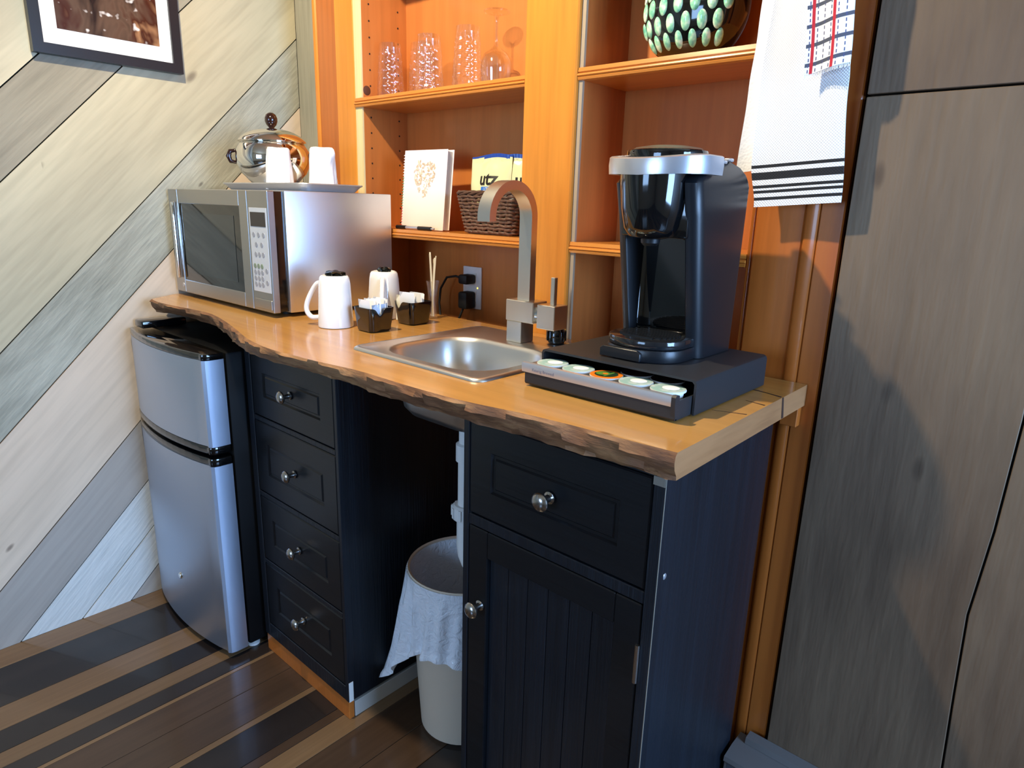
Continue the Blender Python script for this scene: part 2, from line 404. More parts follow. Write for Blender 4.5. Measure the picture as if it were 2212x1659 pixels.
for a, b, c, d in ((x0,x0+0.04,z0,z1),(x1-0.04,x1,z0,z1),(x0+0.04,x1-0.04,z0,z0+0.04),(x0+0.04,x1-0.04,z1-0.04,z1),(-0.57,-0.53,z0+0.04,z1-0.04)):
    box(bm, a, b, YF-0.06, YF-0.01, c, d, 0.004)
w2 = obj('window_2', bm, M_paint, kind='structure')
for a, b in ((x0+0.04,-0.57),(-0.53,x1-0.04)): obj('pane', B(a, b, YF-0.036, YF-0.03, z0+0.04, z1-0.04), M_glass, w2, smooth=0)

# ceiling spotlight above the counter (out of the picture)
t = thing('ceiling_spotlight', 'small round spotlight hanging from the ceiling above the counter', 'lamp', LAMP)
lx, ly, lz = LAMP
obj('stem', tube(bmesh.new(), [(lx,ly,lz+0.07),(lx,ly,HC)], 0.008), M_blk, t)
obj('shade', lathe(bmesh.new(), [(0.012,0.09),(0.045,0.075),(0.05,0.0),(0.047,0.0),(0.042,0.07),(0.012,0.084)], 24, LAMP, close=True), M_blk, t)
obj('bulb', lathe(bmesh.new(), [(0,0.02),(0.02,0.024),(0.028,0.045),(0.014,0.07),(0,0.072)], 16, LAMP), mat('bulb_glow', (1,0.8,0.5,1), 0.5, emit=(1,0.72,0.40,1), es=20), t)
ld = bpy.data.lights.new('spotlight_beam', 'SPOT'); ld.energy = 105; ld.color = (1.0, 0.85, 0.60); ld.spot_size = math.radians(150); ld.spot_blend = 0.6; ld.shadow_soft_size = 0.022
lo = bpy.data.objects.new('spotlight_beam', ld); COL.objects.link(lo); lo.location = (lx, ly, lz-0.015)
lo.rotation_euler = (Vector((-1.1, 1.05, 1.2)) - Vector(LAMP)).to_track_quat('-Z', 'Y').to_euler()

# ------------------------------------------------------------------ baseboard heater
t = thing('baseboard_heater', 'low grey metal baseboard heater along the wall beside the black cabinet', 'heater', (0.6, 1.10, 0))
M_heat = mat('heater_enamel', rgb(96,92,90), 0.4); M_heatf = mat('heater_front', rgb(120,124,132), 0.18, 0.6)
obj('top_cover', prism(bmesh.new(), [(1.139,0.200),(1.139,0.182),(1.068,0.178),(1.064,0.184),(1.066,0.193),(1.10,0.199)], -0.378, 1.9, 'yz'), M_heat, t)
obj('top_cover', prism(bmesh.new(), [(1.139,0.214),(1.139,0.203),(1.116,0.200),(1.118,0.212)], -0.36, 1.9, 'yz'), M_heat, t)
obj('front_panel', B(-0.376, 1.9, 1.072, 1.085, 0.02, 0.178, 0.003), M_heatf, t)
obj('back_plate', B(-0.376, 1.9, 1.128, 1.139, 0.0, 0.181), M_heat, t)
obj('end_cap', B(-0.378, -0.374, 1.07, 1.139, 0.0, 0.18), M_heat, t)

# ------------------------------------------------------------------ bookcase
FY = 1.16
bc = thing('bookcase', 'varnished orange pine built-in bookcase with open bays above the counter', 'bookcase', (-1.1, 1.25, 0))
bm = B(-1.814, -1.719, 1.162, 1.231, 0, HC, 0.002); obj('casing', bm, M_pined, bc)
obj('bead', tube(bmesh.new(), [(-1.822,1.166,0.0),(-1.822,1.166,HC)], 0.010, 10), M_pine, bc)
obj('stile', B(-1.719, -1.634, 1.157, 1.19, 0, HC, 0.002), M_pine, bc)
obj('side_panel', B(-1.634, -1.605, 1.164, 1.335, 0, HC), M_pinei, bc, smooth=0)
obj('edge_strip', B(-1.634, -1.605, 1.159, 1.164, 0, HC), M_edge, bc, smooth=0, label='pale unvarnished edge strip')
obj('post', B(-1.014, -0.876, 1.148, 1.164, 0, HC, 0.003), M_pine, bc)
obj('divider', B(-1.002, -0.866, 1.1645, 1.335, 0, HC), M_pinei, bc, smooth=0)
obj('edge_strip', B(-0.8755, -0.866, 1.158, 1.1645, 0, HC), M_edge_shade, bc, smooth=0)
obj('side_panel', B(-0.478, -0.455, 1.170, 1.335, 0, HC), M_pinei, bc, smooth=0)
obj('stile', B(-0.478, -0.395, 1.152, 1.170, 0, HC, 0.003), M_pined, bc)
obj('edge_strip', B(-0.487, -0.4785, 1.154, 1.175, 0, HC, 0.002), M_pined, bc)
obj('back_panel', B(-1.605, -1.002, 1.315, 1.335, 0, HC), M_pinei, bc, smooth=0)
obj('back_panel', B(-0.866, -0.478, 1.315, 1.335, 0, HC), M_pinei, bc, smooth=0)
obj('casing', B(-0.372, -0.335, 1.1490, 1.165, 0.16, HC, 0.002), M_pined, bc)
obj('casing', B(-0.395, -0.372, 1.1485, 1.165, 0.16, HC, 0.004, 2), M_pined, bc)
obj('ledger', B(-0.384, -0.356, 1.130, 1.148, 0.846, 0.880, 0.001), M_pined, bc)
obj('top_rail', B(-1.634, -0.395, 1.15, 1.157, 2.2, HC), M_pine, bc, smooth=0)
nose = [(0,0),(0,0.023),(-0.007,0.024),(-0.0085,0.0165),(-0.006,0.0145),(-0.0105,0.0125),(-0.0115,0.0095),(-0.0075,0.0075),(-0.0095,0.0055),(-0.008,0.0015)]
def shelf(x0, x1, zt, xa, xb):
    s = obj('shelf', B(x0, x1, FY+0.004, 1.3145, zt-0.023, zt), M_pineh, bc, smooth=0)
    obj('nosing', prism(bmesh.new(), [(FY+0.002+a, zt-0.0235+b) for a, b in nose], xa, xb, 'yz'), M_pineh, s, smooth=25)
shelf(-1.6045, -1.0025, 1.466, -1.632, -1.0145); shelf(-1.6045, -1.0025, 1.127, -1.632, -1.0145); shelf(-1.6045, -1.0025, 1.83, -1.632, -1.0145)
shelf(-0.8655, -0.4785, 1.466, -0.8755, -0.4875); shelf(-0.8655, -0.4785, 1.127, -0.8755, -0.4875); shelf(-0.8655, -0.4785, 1.68, -0.8755, -0.4875)
bm = bmesh.new()
for yy in (1.188, 1.285):
    for k in range(22):
        z = 1.14 + k*0.04
        if not 1.10 < z < 1.135 and not 1.435 < z < 1.47: lathe(bm, [(0,0.0004),(0.0026,0.0004),(0.0026,-0.004)], 8, (-1.605,yy,z), Matrix.Rotation(PI/2, 4, 'Y'))
obj('peg_holes', bm, mat('hole_dark', rgb(40,24,14), 0.9), bc, kind='stuff')
obj('knot', lathe(bmesh.new(), [(0,0.0007),(0.011,0.0005),(0.0125,0.0)], 14, (-1.605,1.176,1.487), Matrix.Rotation(PI/2, 4, 'Y')), mat('knot_wood', rgb(84,46,28), 0.5), bc)

# ------------------------------------------------------------------ countertop (live-edge slab)
topf = [(-1.966,0.700),(-1.904,0.691),(-1.828,0.695),(-1.719,0.709),(-1.632,0.713),(-1.522,0.694),(-1.398,0.663),(-1.285,0.633),(-1.182,0.620),(-1.108,0.624),(-1.032,0.630),(-0.976,0.638),(-0.915,0.645),(-0.785,0.645),(-0.683,0.651),(-0.622,0.661),(-0.572,0.671),(-0.489,0.680),(-0.422,0.684),(-0.347,0.690)]
botf = [(-1.966,0.708),(-1.935,0.718),(-1.886,0.731),(-1.78,0.738),(-1.671,0.736),(-1.60,0.722),(-1.533,0.706),(-1.46,0.684),(-1.392,0.665),(-1.33,0.652),(-1.273,0.645),(-1.174,0.652),(-1.063,0.661),(-0.949,0.662),(-0.877,0.658),(-0.765,0.664),(-0.641,0.673),(-0.492,0.683),(-0.424,0.687),(-0.347,0.693)]
def resample(P, n):
    L = [0]
    for a, b in zip(P, P[1:]): L.append(L[-1] + math.dist(a, b))
    out = []
    for k in range(n+1):
        s = L[-1]*k/n; i = max(j for j in range(len(L)-1) if L[j] <= s+1e-9); t = (s-L[i])/(L[i+1]-L[i])
        # catmull-rom
        p0, p1, p2, p3 = P[max(i-1,0)], P[i], P[i+1], P[min(i+2,len(P)-1)]
        out.append(tuple(0.5*(2*p1[q]+(p2[q]-p0[q])*t+(2*p0[q]-5*p1[q]+4*p2[q]-p3[q])*t*t+(3*p1[q]-p0[q]-3*p2[q]+p3[q])*t**3) for q in (0,1)))
    return out
NT = 110; ZT, ZB = 0.920, 0.883
tf, bf = resample(topf, NT), resample(botf, NT)
rows = []
wob = [sum(math.sin(k*f+ph)*a for f, ph, a in ((0.21,0.3,0.003),(0.53,1.1,0.002),(1.07,2.0,0.0013),(2.1,0.4,0.0008))) for k in range(NT+1)]
for j, s in enumerate((0.0, 0.12, 0.35, 0.6, 0.85, 1.0)):
    row = []
    for k in range(NT+1):
        a, b = tf[k], bf[k]; bul = (0, -0.004, -0.006, -0.005, 0.0, 0.0)[j]
        jit = 0 if j in (0,) or k in (0, NT) else wob[(k*3+j*17) % (NT+1)]*0.9
        row.append((a[0]+(b[0]-a[0])*s, a[1]+(b[1]-a[1])*s**1.4+bul+jit, ZT+(ZB-ZT)*s))
    rows.append(row)
HX0, HX1, HY0, HY1 = -1.058, -0.752, 0.757, 1.005                    # cut-out for the sink
bm = bmesh.new(); VR = [[bm.verts.new(p) for p in r] for r in rows]
for a, b in zip(VR, VR[1:]):
    for k in range(NT): f = bm.faces.new([a[k], b[k], b[k+1], a[k+1]]); f.material_index = 1
def plate(front, zz, flip):
    back = [bm.verts.new((-0.352,1.147,zz)), bm.verts.new((-2.033,1.147,zz)), bm.verts.new((-2.033,0.790,zz))]
    hole = [bm.verts.new((x,y,zz)) for x, y in rrect(HX0, HX1, HY0, HY1, 0.05)]
    ol = front + back
    es = [bm.edges.get((ol[i], ol[(i+1)%len(ol)])) or bm.edges.new((ol[i], ol[(i+1)%len(ol)])) for i in range(len(ol))]
    es += [bm.edges.new((hole[i], hole[(i+1)%len(hole)])) for i in range(len(hole))]
    r = bmesh.ops.triangle_fill(bm, edges=es, use_beauty=True)
    for f in r['geom']:
        if isinstance(f, bmesh.types.BMFace):
            f.normal_update(); f.material_index = 0
            if (f.normal.z < 0) != flip: f.normal_flip()
    return back, hole
bt, ht = plate(VR[0], ZT, False); bb, hb = plate(VR[-1], ZB, True)
f = bm.faces.new([VR[j][NT] for j in range(6)] + [bb[0], bt[0]]); f.material_index = 2
f = bm.faces.new([VR[j][0] for j in range(5, -1, -1)] + [bt[2], bb[2]]); f.material_index = 2
f = bm.faces.new([bt[1], bb[1], bb[2], bt[2]]); f.material_index = 2
f = bm.faces.new([bt[0], bb[0], bb[1], bt[1]]); f.material_index = 2
for i in range(len(ht)): bm.faces.new([ht[i], hb[i], hb[(i+1)%len(hb)], ht[(i+1)%len(ht)]])
ct = single('countertop', bm, [M_top, M_bark, M_end], 'live-edge golden wood slab countertop with a bark front edge', 'countertop', (-1.2,0.9,0.883), smooth=30, recalc=True)
for p in ct.data.polygons:
    if p.material_index == 0: p.use_smooth = False
M_crack = mat('crack_dark', rgb(58,34,20), 0.8)
for pts in ([(-0.353,1.03),(-0.40,1.045),(-0.415,1.043),(-0.353,1.035)], [(-0.353,0.965),(-0.385,0.972),(-0.353,0.969)], [(-0.353,0.90),(-0.398,0.885),(-0.353,0.903)]):
    obj('crack', prism(bmesh.new(), pts, 0.9198, 0.9204, 'xy'), M_crack, ct, smooth=0)
obj('crack', prism(bmesh.new(), [(1.03,0.9198),(1.036,0.9198),(1.046,0.884),(1.038,0.884)], -0.3528, -0.3502, 'yz'), M_crack, ct, smooth=0)

# ------------------------------------------------------------------ black cabinets
CY = 0.743
def panel_front(x0, x1, z0, z1, mx, mz, y=CY, thick=0.018, deep=0.004):
    """drawer front: flat board with a routed rectangle"""
    bm = bmesh.new(); V = lambda x, yy, z: bm.verts.new((x, yy, z))
    def ring(m1, m2, yy): return [V(x0+m1,yy,z0+m2), V(x1-m1,yy,z0+m2), V(x1-m1,yy,z1-m2), V(x0+m1,yy,z1-m2)]
    e = 0.0025
    R = [ring(0,0,y+thick), ring(0,0,y+e), ring(e,e,y), ring(mx,mz,y), ring(mx+0.003,mz+0.003,y+deep), ring(mx+0.008,mz+0.008,y+deep), ring(mx+0.011,mz+0.011,y+0.0012)]
    for a, b in zip(R, R[1:]):
        for k in range(4): bm.faces.new([a[k], a[(k+1)%4], b[(k+1)%4], b[k]])
    bm.faces.new(R[-1]); bm.faces.new(R[0][::-1])
    return bm
def knob_bm(x, z, y=CY, s=1.0):
    M = Matrix.Translation((x, y, z)) @ Matrix.Rotation(PI/2, 4, 'X')
    p = [(0,0),(0.0095,0),(0.0095,0.002),(0.006,0.004),(0.005,0.010),(0.0055,0.014),(0.011,0.018),(0.0145,0.021),(0.0148,0.024),(0.0125,0.0275),(0.007,0.0300),(0,0.0308)]
    return lathe(bmesh.new(), [(r*s, z_*s) for r, z_ in p], 24, (0,0,0), M)

dc = thing('drawer_cabinet', 'black stained narrow cabinet with four drawers beside the fridge', 'cabinet', (-1.343, 0.93, 0))
CX0, CX1 = -1.537, -1.150
obj('side_panel', B(CX1-0.018, CX1, CY+0.004, 1.12, 0.052, 0.882), M_black, dc, smooth=0)
obj('side_panel', B(CX0, CX0+0.018, CY+0.004, 1.12, 0.052, 0.882), M_black, dc, smooth=0)
obj('back_panel', B(CX0+0.018, CX1-0.018, 1.108, 1.12, 0.052, 0.882), M_black, dc, smooth=0)
bm = bmesh.new()
zr = [(0.052,0.092),(0.276,0.288),(0.468,0.481),(0.672,0.684),(0.852,0.882)]
for a, b in zr: box(bm, CX0+0.024, CX1-0.010, CY+0.0005, CY+0.018, a, b, 0.0015)
box(bm, CX0, CX0+0.024, CY, CY+0.02, 0.052, 0.882, 0.0015); box(bm, CX1-0.010, CX1+0.0015, CY, CY+0.02, 0.052, 0.882, 0.0015)
obj('face_frame', bm, M_black, dc)
for (a, b), (c, d) in zip(zr, zr[1:]):
    dr = obj('drawer', panel_front(CX0+0.026, CX1-0.0115, b+0.002, c-0.002, 0.052, 0.052, CY+0.001), M_blackh, dc, smooth=25)
    obj('knob', knob_bm(-1.335, (b+c)/2, CY+0.0005), M_knob, dr)
obj('plinth', B(CX0, CX1-0.003, CY+0.004, CY+0.018, 0.0, 0.050, 0.001), M_pined, dc)
obj('plinth', B(CX1-0.012, CX1-0.002, CY+0.020, 1.12, 0.0, 0.042, 0.001), mat('plinth_white', rgb(186,182,174), 0.6), dc, label='white painted side plinth')
obj('bottom_panel', B(CX0+0.018, CX1-0.018, CY+0.02, 1.108, 0.050, 0.066), M_black, dc, smooth=0)
obj('corner_patch', B(CX1+0.0003, CX1+0.002, CY+0.002, CY+0.014, 0.052, 0.105), M_paint, dc, smooth=0)

rc = thing('door_cabinet', 'black stained cabinet with one drawer over a grooved door', 'cabinet', (-0.575, 0.93, 0))
RX0, RX1 = -0.768, -0.386
obj('side_panel', B(RX1-0.018, RX1, CY+0.003, 1.108, 0.0, 0.882), M_black, rc, smooth=0)
obj('side_panel', B(RX0, RX0+0.018, CY+0.003, 1.108, 0.0, 0.882), M_black, rc, smooth=0)
obj('back_panel', B(RX0+0.018, RX1-0.018, 1.096, 1.108, 0.0, 0.882), M_black, rc, smooth=0)
bm = bmesh.new()
box(bm, RX0, RX0+0.014, CY, CY+0.02, 0, 0.882, 0.0015); box(bm, RX1-0.018, RX1+0.0005, CY, CY+0.02, 0, 0.882, 0.002)
for a, b in ((0.0,0.095),(0.662,0.682),(0.856,0.882)): box(bm, RX0+0.014, RX1-0.018, CY+0.0005, CY+0.018, a, b, 0.0015)
obj('face_frame', bm, M_black, rc)
obj('worn_edge', B(RX1-0.0002, RX1+0.0008, CY+0.0002, CY+0.0016, 0.20, 0.872), M_worn, rc, smooth=0, label='worn pale corner edge')
obj('corner_chip', B(RX1-0.018, RX1-0.0005, CY-0.0006, CY+0.0015, 0.8455, 0.858), M_worn, rc, smooth=0)
obj('screw_cap', lathe(bmesh.new(), [(0,0.0012),(0.004,0.0008),(0.005,0)], 10, (RX1,0.765,0.705), Matrix.Rotation(PI/2,4,'Y')), M_silver, rc)
dr = obj('drawer', panel_front(RX0+0.0155, RX1-0.0195, 0.684, 0.854, 0.048, 0.049, CY+0.001), M_blackh, rc, smooth=25)
obj('knob', knob_bm(-0.578, 0.768, CY+0.0005, 1.05), M_knob, dr)
# door: rails and stiles with a grooved panel
dx0, dx1, dz0, dz1 = RX0+0.0155, RX1-0.0195, 0.097, 0.660
bm = bmesh.new()
for a, b, c, d in ((dx0,dx0+0.044,dz0,dz1),(dx1-0.044,dx1,dz0,dz1),(dx0+0.044,dx1-0.044,dz1-0.05,dz1),(dx0+0.044,dx1-0.044,dz0,dz0+0.05)): box(bm, a, b, CY+0.0005, CY+0.02, c, d, 0.0018)
dd = obj('door', bm, M_blackh, rc)
nb = 6; wv = (dx1-dx0-0.088)/nb
for k in range(nb): obj('board', B(dx0+0.044+k*wv+0.0004, dx0+0.044+(k+1)*wv-0.0004, CY+0.009, CY+0.016, dz0+0.05, dz1-0.05, 0.0008), M_black, dd)
obj('knob', knob_bm(-0.722, 0.514, CY, 1.0), M_knob, dd)
obj('hinge', tube(bmesh.new(), [(dx1+0.001,CY-0.003,0.535),(dx1+0.001,CY-0.003,0.598)], 0.0035, 8), M_knob, dd)

# ------------------------------------------------------------------ fridge
fr = thing('mini_fridge', 'two-door stainless mini fridge with black sides under the countertop', 'fridge', (-1.79, 0.92, 0))
FX0, FX1 = -2.026, -1.556
obj('body', B(FX0, FX1, 0.705, 1.12, 0.022, 0.836, 0.006, 2), mat('fridge_black', rgb(10,11,13), 0.5, spec=0.2), fr)
def door_poly(grow=0.0, back=0.700, r=0.010):
    pts = [(FX0-grow, back), (FX0-grow, 0.660)]
    n = 14
    for k in range(n+1):
        u = k/n; xx = FX0+0.010+(FX1-0.022-FX0-0.010)*u
        pts.append((xx-grow*(1-2*u), 0.652-0.026*math.sin(PI*u)**0.8-grow))
    pts += [(FX1-0.010+grow, 0.650-grow), (FX1-0.003+grow, 0.656), (FX1+grow, 0.668), (FX1+grow, back)]
    return pts
def door(z0, z1): return prism(bmesh.new(), door_poly(), z0, z1, 'xy')
d1 = obj('freezer_door', door(0.604, 0.822), M_fridge, fr, smooth=28)
obj('door_cap', prism(bmesh.new(), door_poly(0.001), 0.8222, 0.838, 'xy', 0.003, 2), M_gloss, d1)
obj('handle_recess', prism(bmesh.new(), door_poly(0.0015), 0.584, 0.6038, 'xy', 0.004, 2), M_gloss, d1)
d2 = obj('fridge_door', door(0.020, 0.553), M_fridge, fr, smooth=28)
obj('handle_recess', prism(bmesh.new(), door_poly(0.0015), 0.5532, 0.574, 'xy', 0.004, 2), M_gloss, d2)
obj('lock', lathe(bmesh.new(), [(0,0.004),(0.007,0.004),(0.009,0.002),(0.0095,0)], 16, (-1.775,0.6265,0.175), Matrix.Rotation(PI/2,4,'X')), M_chrome, d2)
obj('hinge_cover', B(FX0+0.002, FX0+0.055, 0.668, 0.790, 0.8385, 0.860, 0.005, 2), M_gloss, fr)
for a in (FX0+0.04, FX1-0.03):
    for b in (0.73, 1.08): obj('foot', lathe(bmesh.new(), [(0,0),(0.016,0),(0.016,0.006),(0.009,0.009),(0.009,0.022)], 16, (a,b,0)), M_plastic, fr)

# ------------------------------------------------------------------ sink, faucet, drain
sk = thing('sink', 'square stainless bar sink with rounded bowl set into the countertop', 'sink', (-0.905, 0.91, 0.92))
SX0, SX1, SY0, SY1 = -1.083, -0.727, 0.735, 1.098
def lp(x0, x1, y0, y1, r, z): return [(a,b,z) for a, b in rrect(x0,x1,y0,y1,r,8)]
bx0, bx1, by0, by1 = -1.050, -0.760, 0.765, 0.997
L = [lp(SX0,SX1,SY0,SY1,0.022,0.9204), lp(SX0+0.001,SX1-0.001,SY0+0.001,SY1-0.001,0.022,0.9235), lp(SX0+0.005,SX1-0.005,SY0+0.005,SY1-0.005,0.020,0.926), lp(SX0+0.010,SX1-0.010,SY0+0.010,SY1-0.010,0.018,0.9255), lp(SX0+0.014,SX1-0.014,SY0+0.014,SY1-0.014,0.017,0.9236),
     lp(bx0,bx1,by0,by1,0.075,0.9232), lp(bx0+0.004,bx1-0.004,by0+0.004,by1-0.004,0.073,0.921), lp(bx0+0.009,bx1-0.009,by0+0.009,by1-0.009,0.07,0.913), lp(bx0+0.018,bx1-0.018,by0+0.018,by1-0.018,0.066,0.86), lp(bx0+0.026,bx1-0.026,by0+0.026,by1-0.026,0.062,0.812), lp(bx0+0.038,bx1-0.038,by0+0.038,by1-0.038,0.055,0.797), lp(bx0+0.06,bx1-0.06,by0+0.06,by1-0.06,0.045,0.791), lp(-0.927,-0.883,0.859,0.903,0.0215,0.789)]
bm = bmesh.new(); loft(bm, L, cap0=False)
# outer shell of the bowl, seen from below
L2 = [[(p[0],p[1],p[2]-0.003) for p in q] for q in L[5:]]
L2 = [[(-0.905+(p[0]+0.905)*1.012, 0.881+(p[1]-0.881)*1.012, p[2]) for p in q] for q in L2]
loft(bm, L2, cap0=False)
obj('basin', bm, M_sink, sk, smooth=40, recalc=True)
obj('drain', lathe(bmesh.new(), [(0.024,0.7905),(0.022,0.793),(0.016,0.7925),(0.012,0.791),(0,0.7905)], 20, (-0.905,0.881,0)), M_chrome, sk)
obj('sticker', B(-1.00,-0.955,0.7625,0.7635,0.838,0.862), M_paper, sk, smooth=0)
dp = thing('drain_pipe', 'white plastic drain pipe with ribbed collar hanging below the sink', 'pipe', (-0.895, 0.881, 0.36))
px, py = -0.8985, 0.881
obj('tailpiece', lathe(bmesh.new(), [(0.024,0.70),(0.024,0.735),(0.018,0.738),(0.018,0.7835)], 20, (px,py,0)), M_plastic, dp)
obj('tailpiece', lathe(bmesh.new(), [(0.0195,0.58),(0.0195,0.70)], 20, (px,py,0)), M_plastic, dp)
bm = lathe(bmesh.new(), [(0.019,0.574),(0.030,0.574),(0.031,0.578),(0.031,0.600),(0.026,0.604),(0.019,0.604)], 20, (px,py,0))
for k in range(10): box(bm, 0.0305, 0.033, -0.003, 0.003, 0.578, 0.600, M=Matrix.Translation((px,py,0)) @ Matrix.Rotation(k*PI/5,4,'Z'))
obj('collar', bm, M_plastic, dp)
arc = [(px,py,0.574),(px,py,0.51)] + [(px+0.045-0.045*math.cos(a), py, 0.51-0.045*math.sin(a)) for a in [PI*k/8 for k in range(1,9)]] + [(px+0.09,py+0.01,0.53),(px+0.095,py+0.06,0.55),(px+0.095,py+0.20,0.555)]
obj('trap', tube(bmesh.new(), arc, 0.0215, 14), M_plastic, dp)

fc = thing('faucet', 'brushed nickel square arched bar faucet with a side lever', 'faucet', (-0.90, 1.036, 0.923))
obj('base', B(-0.925, -0.885, 1.016, 1.056, 0.9238, 0.968, 0.001), M_nickel, fc)
obj('valve_block', B(-0.926, -0.852, 1.013, 1.058, 0.9685, 1.012, 0.0015), M_nickel, fc)
# spout: flat bar bent over in an arch
path = [(1.036, 1.012), (1.036, 1.10), (1.036, 1.17)]
yc, zc, ra = 0.976, 1.176, 0.060
for k in range(0, 21):
    a = PI*k/20*1.04; path.append((yc+ra*math.cos(a), zc+ra*math.sin(a)))
bm = bmesh.new(); loops = []
for i, (a, b) in enumerate(path):
    p0 = path[max(i-1,0)]; p1 = path[min(i+1,len(path)-1)]
    d = Vector((p1[0]-p0[0], p1[1]-p0[1])).normalized(); nn = Vector((-d.y, d.x))*0.0085
    loops.append([(-0.907,a+nn.x,b+nn.y), (-0.875,a+nn.x,b+nn.y), (-0.875,a-nn.x,b-nn.y), (-0.907,a-nn.x,b-nn.y)])
loft(bm, loops); obj('spout', bm, M_nickel, fc, smooth=30, recalc=True)
obj('handle_hub', B(-0.843, -0.798, 1.014, 1.056, 0.962, 1.010, 0.0012), M_nickel, fc)
obj('hub_neck', lathe(bmesh.new(), [(0.019,0),(0.019,0.010)], 18, (-0.8525,1.035,0.986), Matrix.Rotation(PI/2,4,'Y')), M_chrome, fc)
obj('lever', B(-0.823, -0.813, 1.030, 1.040, 1.010, 1.064, 0.001), M_nickel, fc)
bm = lathe(bmesh.new(), [(0,0),(0.017,0),(0.019,0.006),(0.019,0.022),(0.014,0.03),(0,0.031)], 20, (-0.838,1.075,0.9265))
for k in range(12): box(bm, 0.0185, 0.021, -0.0016, 0.0016, 0.004, 0.024, M=Matrix.Translation((-0.838,1.075,0.9265)) @ Matrix.Rotation(k*PI/6,4,'Z'))
single('sink_stopper', bm, M_gloss, 'ribbed black sink stopper standing behind the faucet lever', 'stopper', (-0.838,1.075,0.9265))

# ------------------------------------------------------------------ waste bin with liner
wbn = thing('waste_bin', 'cream plastic waste bin with a white liner standing between the black cabinets', 'bin', (-0.968, 0.942, 0))
bxc, byc = -0.968, 0.942
obj('bucket', lathe(bmesh.new(), [(0,0.001),(0.092,0.001),(0.099,0.008),(0.124,0.408),(0.127,0.412),(0.1265,0.416),(0.122,0.414),(0.097,0.012),(0,0.010)], 48, (bxc,byc,0)), M_can, wbn)
mb = bpy.data.materials.new('bin_liner'); mb.use_nodes = True; nb_ = N(mb)
nb_.p.inputs['Base Color'].default_value = rgb(236,241,250); nb_.p.inputs['Roughness'].default_value = 0.2; nb_.p.inputs['Alpha'].default_value = 0.93
nb_.p.inputs['Subsurface Weight'].default_value = 0.0; nb_.p.inputs['Transmission Weight'].default_value = 0.0
tcn = nb_.n('ShaderNodeTexCoord'); nb_.bump(nb_.noise(tcn.outputs['Object'], 46, 4, 0.55, 1.6), 0.7, 0.007)
th0 = math.atan2(-0.115, -0.165)
def gss(th, w=0.45):
    d = (th-th0+PI) % (2*PI)-PI; return math.exp(-(d/w)**2)
rnd = random.Random(3); fold = [(rnd.randint(5,23), rnd.uniform(0,6.28), rnd.uniform(0.0015,0.004)) for _ in range(7)]
def liner(u, v):
    th = 2*PI*u; g_ = gss(th)
    if v < 0.3:
        t_ = v/0.3; r = 0.096+0.0260*t_; z = 0.03+0.388*t_
    else:
        t_ = (v-0.3)/0.7
        zh = 0.215-0.10*g_-0.03*math.sin(th*2+1)
        z = 0.419-(0.419-zh)*t_
        r = 0.1290-0.012*t_*(1-g_)+(0.012+0.050*g_)*t_**1.8 + sum(a*math.sin(n*th+ph+t_*2.2) for n, ph, a in fold)*min(1, t_*3)*1.1
        if t_ > 0.93: r += 0.004
        r = max(r, 0.1+0.028*z/0.41+0.002)
    return (bxc+r*math.cos(th), byc+r*math.sin(th), z)
bm = bmesh.new(); grid(bm, liner, 120, 34, closeu=True)
obj('bin_bag', bm, mb, wbn, smooth=60, label='crinkled white plastic liner')

# ------------------------------------------------------------------ microwave
mw = thing('microwave', 'large stainless steel microwave on the countertop against the plank wall', 'microwave', (-1.75, 0.97, 0.92))
MX0, MX1, MZ0, MZ1, MY = -2.026, -1.474, 0.932, 1.217, 0.795
obj('casing', B(MX0+0.002, MX1+0.004, 0.836, 1.146, MZ0-0.002, MZ1, 0.003, 2), M_steel, mw)
obj('chassis', B(MX0+0.004, MX1-0.004, 0.812, 0.836, MZ0+0.002, MZ1-0.003), M_gloss, mw, smooth=0)
for a in (MX0+0.05, MX1-0.05):
    for b in (0.86, 1.11): obj('foot', lathe(bmesh.new(), [(0,0),(0.014,0),(0.014,0.010),(0,0.0105)], 12, (a,b,0.9203)), M_rubber, mw)
DX1 = -1.572                                                          # door | control panel
bm = bmesh.new()
wx0, wx1, wz0, wz1 = -1.967, -1.614, 0.968, 1.178
for a, b, c, d in ((MX0,wx0,MZ0,MZ1-0.002),(wx1,DX1-0.001,MZ0,MZ1-0.002),(wx0,wx1,wz1,MZ1-0.002),(wx0,wx1,MZ0,wz0)): box(bm, a, b, MY, 0.8125, c, d, 0.0012)
md = obj('door', bm, M_steelx, mw)
obj('window_border', B(wx0, wx1, MY+0.002, 0.811, wz0, wz1), M_gloss, md, smooth=0)
obj('window', B(wx0+0.02, wx1-0.034, MY+0.0012, MY+0.0019, wz0+0.022, wz1-0.024), M_dark_glass, md, smooth=0)
obj('handle', B(-1.990, -1.980, MY-0.012, MY-0.001, 0.972, 1.182, 0.003, 2), M_chrome, md)
lg = obj('badge', lathe(bmesh.new(), [(0,0.0014),(0.006,0.0014),(0.0068,0.0)], 16, (-1.978,MY,0.952), Matrix.Rotation(PI/2,4,'X')), M_pewter, md)
cp = obj('control_panel', B(DX1+0.001, MX1, MY, 0.8125, MZ0, MZ1-0.002, 0.0015), M_steelx, mw)
obj('keypad', B(-1.563, -1.481, MY-0.0010, MY+0.0002, 0.979, 1.176, 0.0004), mat('keypad_silver', rgb(206,210,216), 0.35, 0.2), cp)
obj('display', B(-1.557, -1.487, MY-0.0018, MY-0.0008, 1.133, 1.166), mat('display_dark', rgb(46,40,42), 0.15), cp, smooth=0)
M_btn = mat('button_grey', rgb(150,152,158), 0.5); M_btng = mat('button_green', rgb(126,140,118), 0.5)
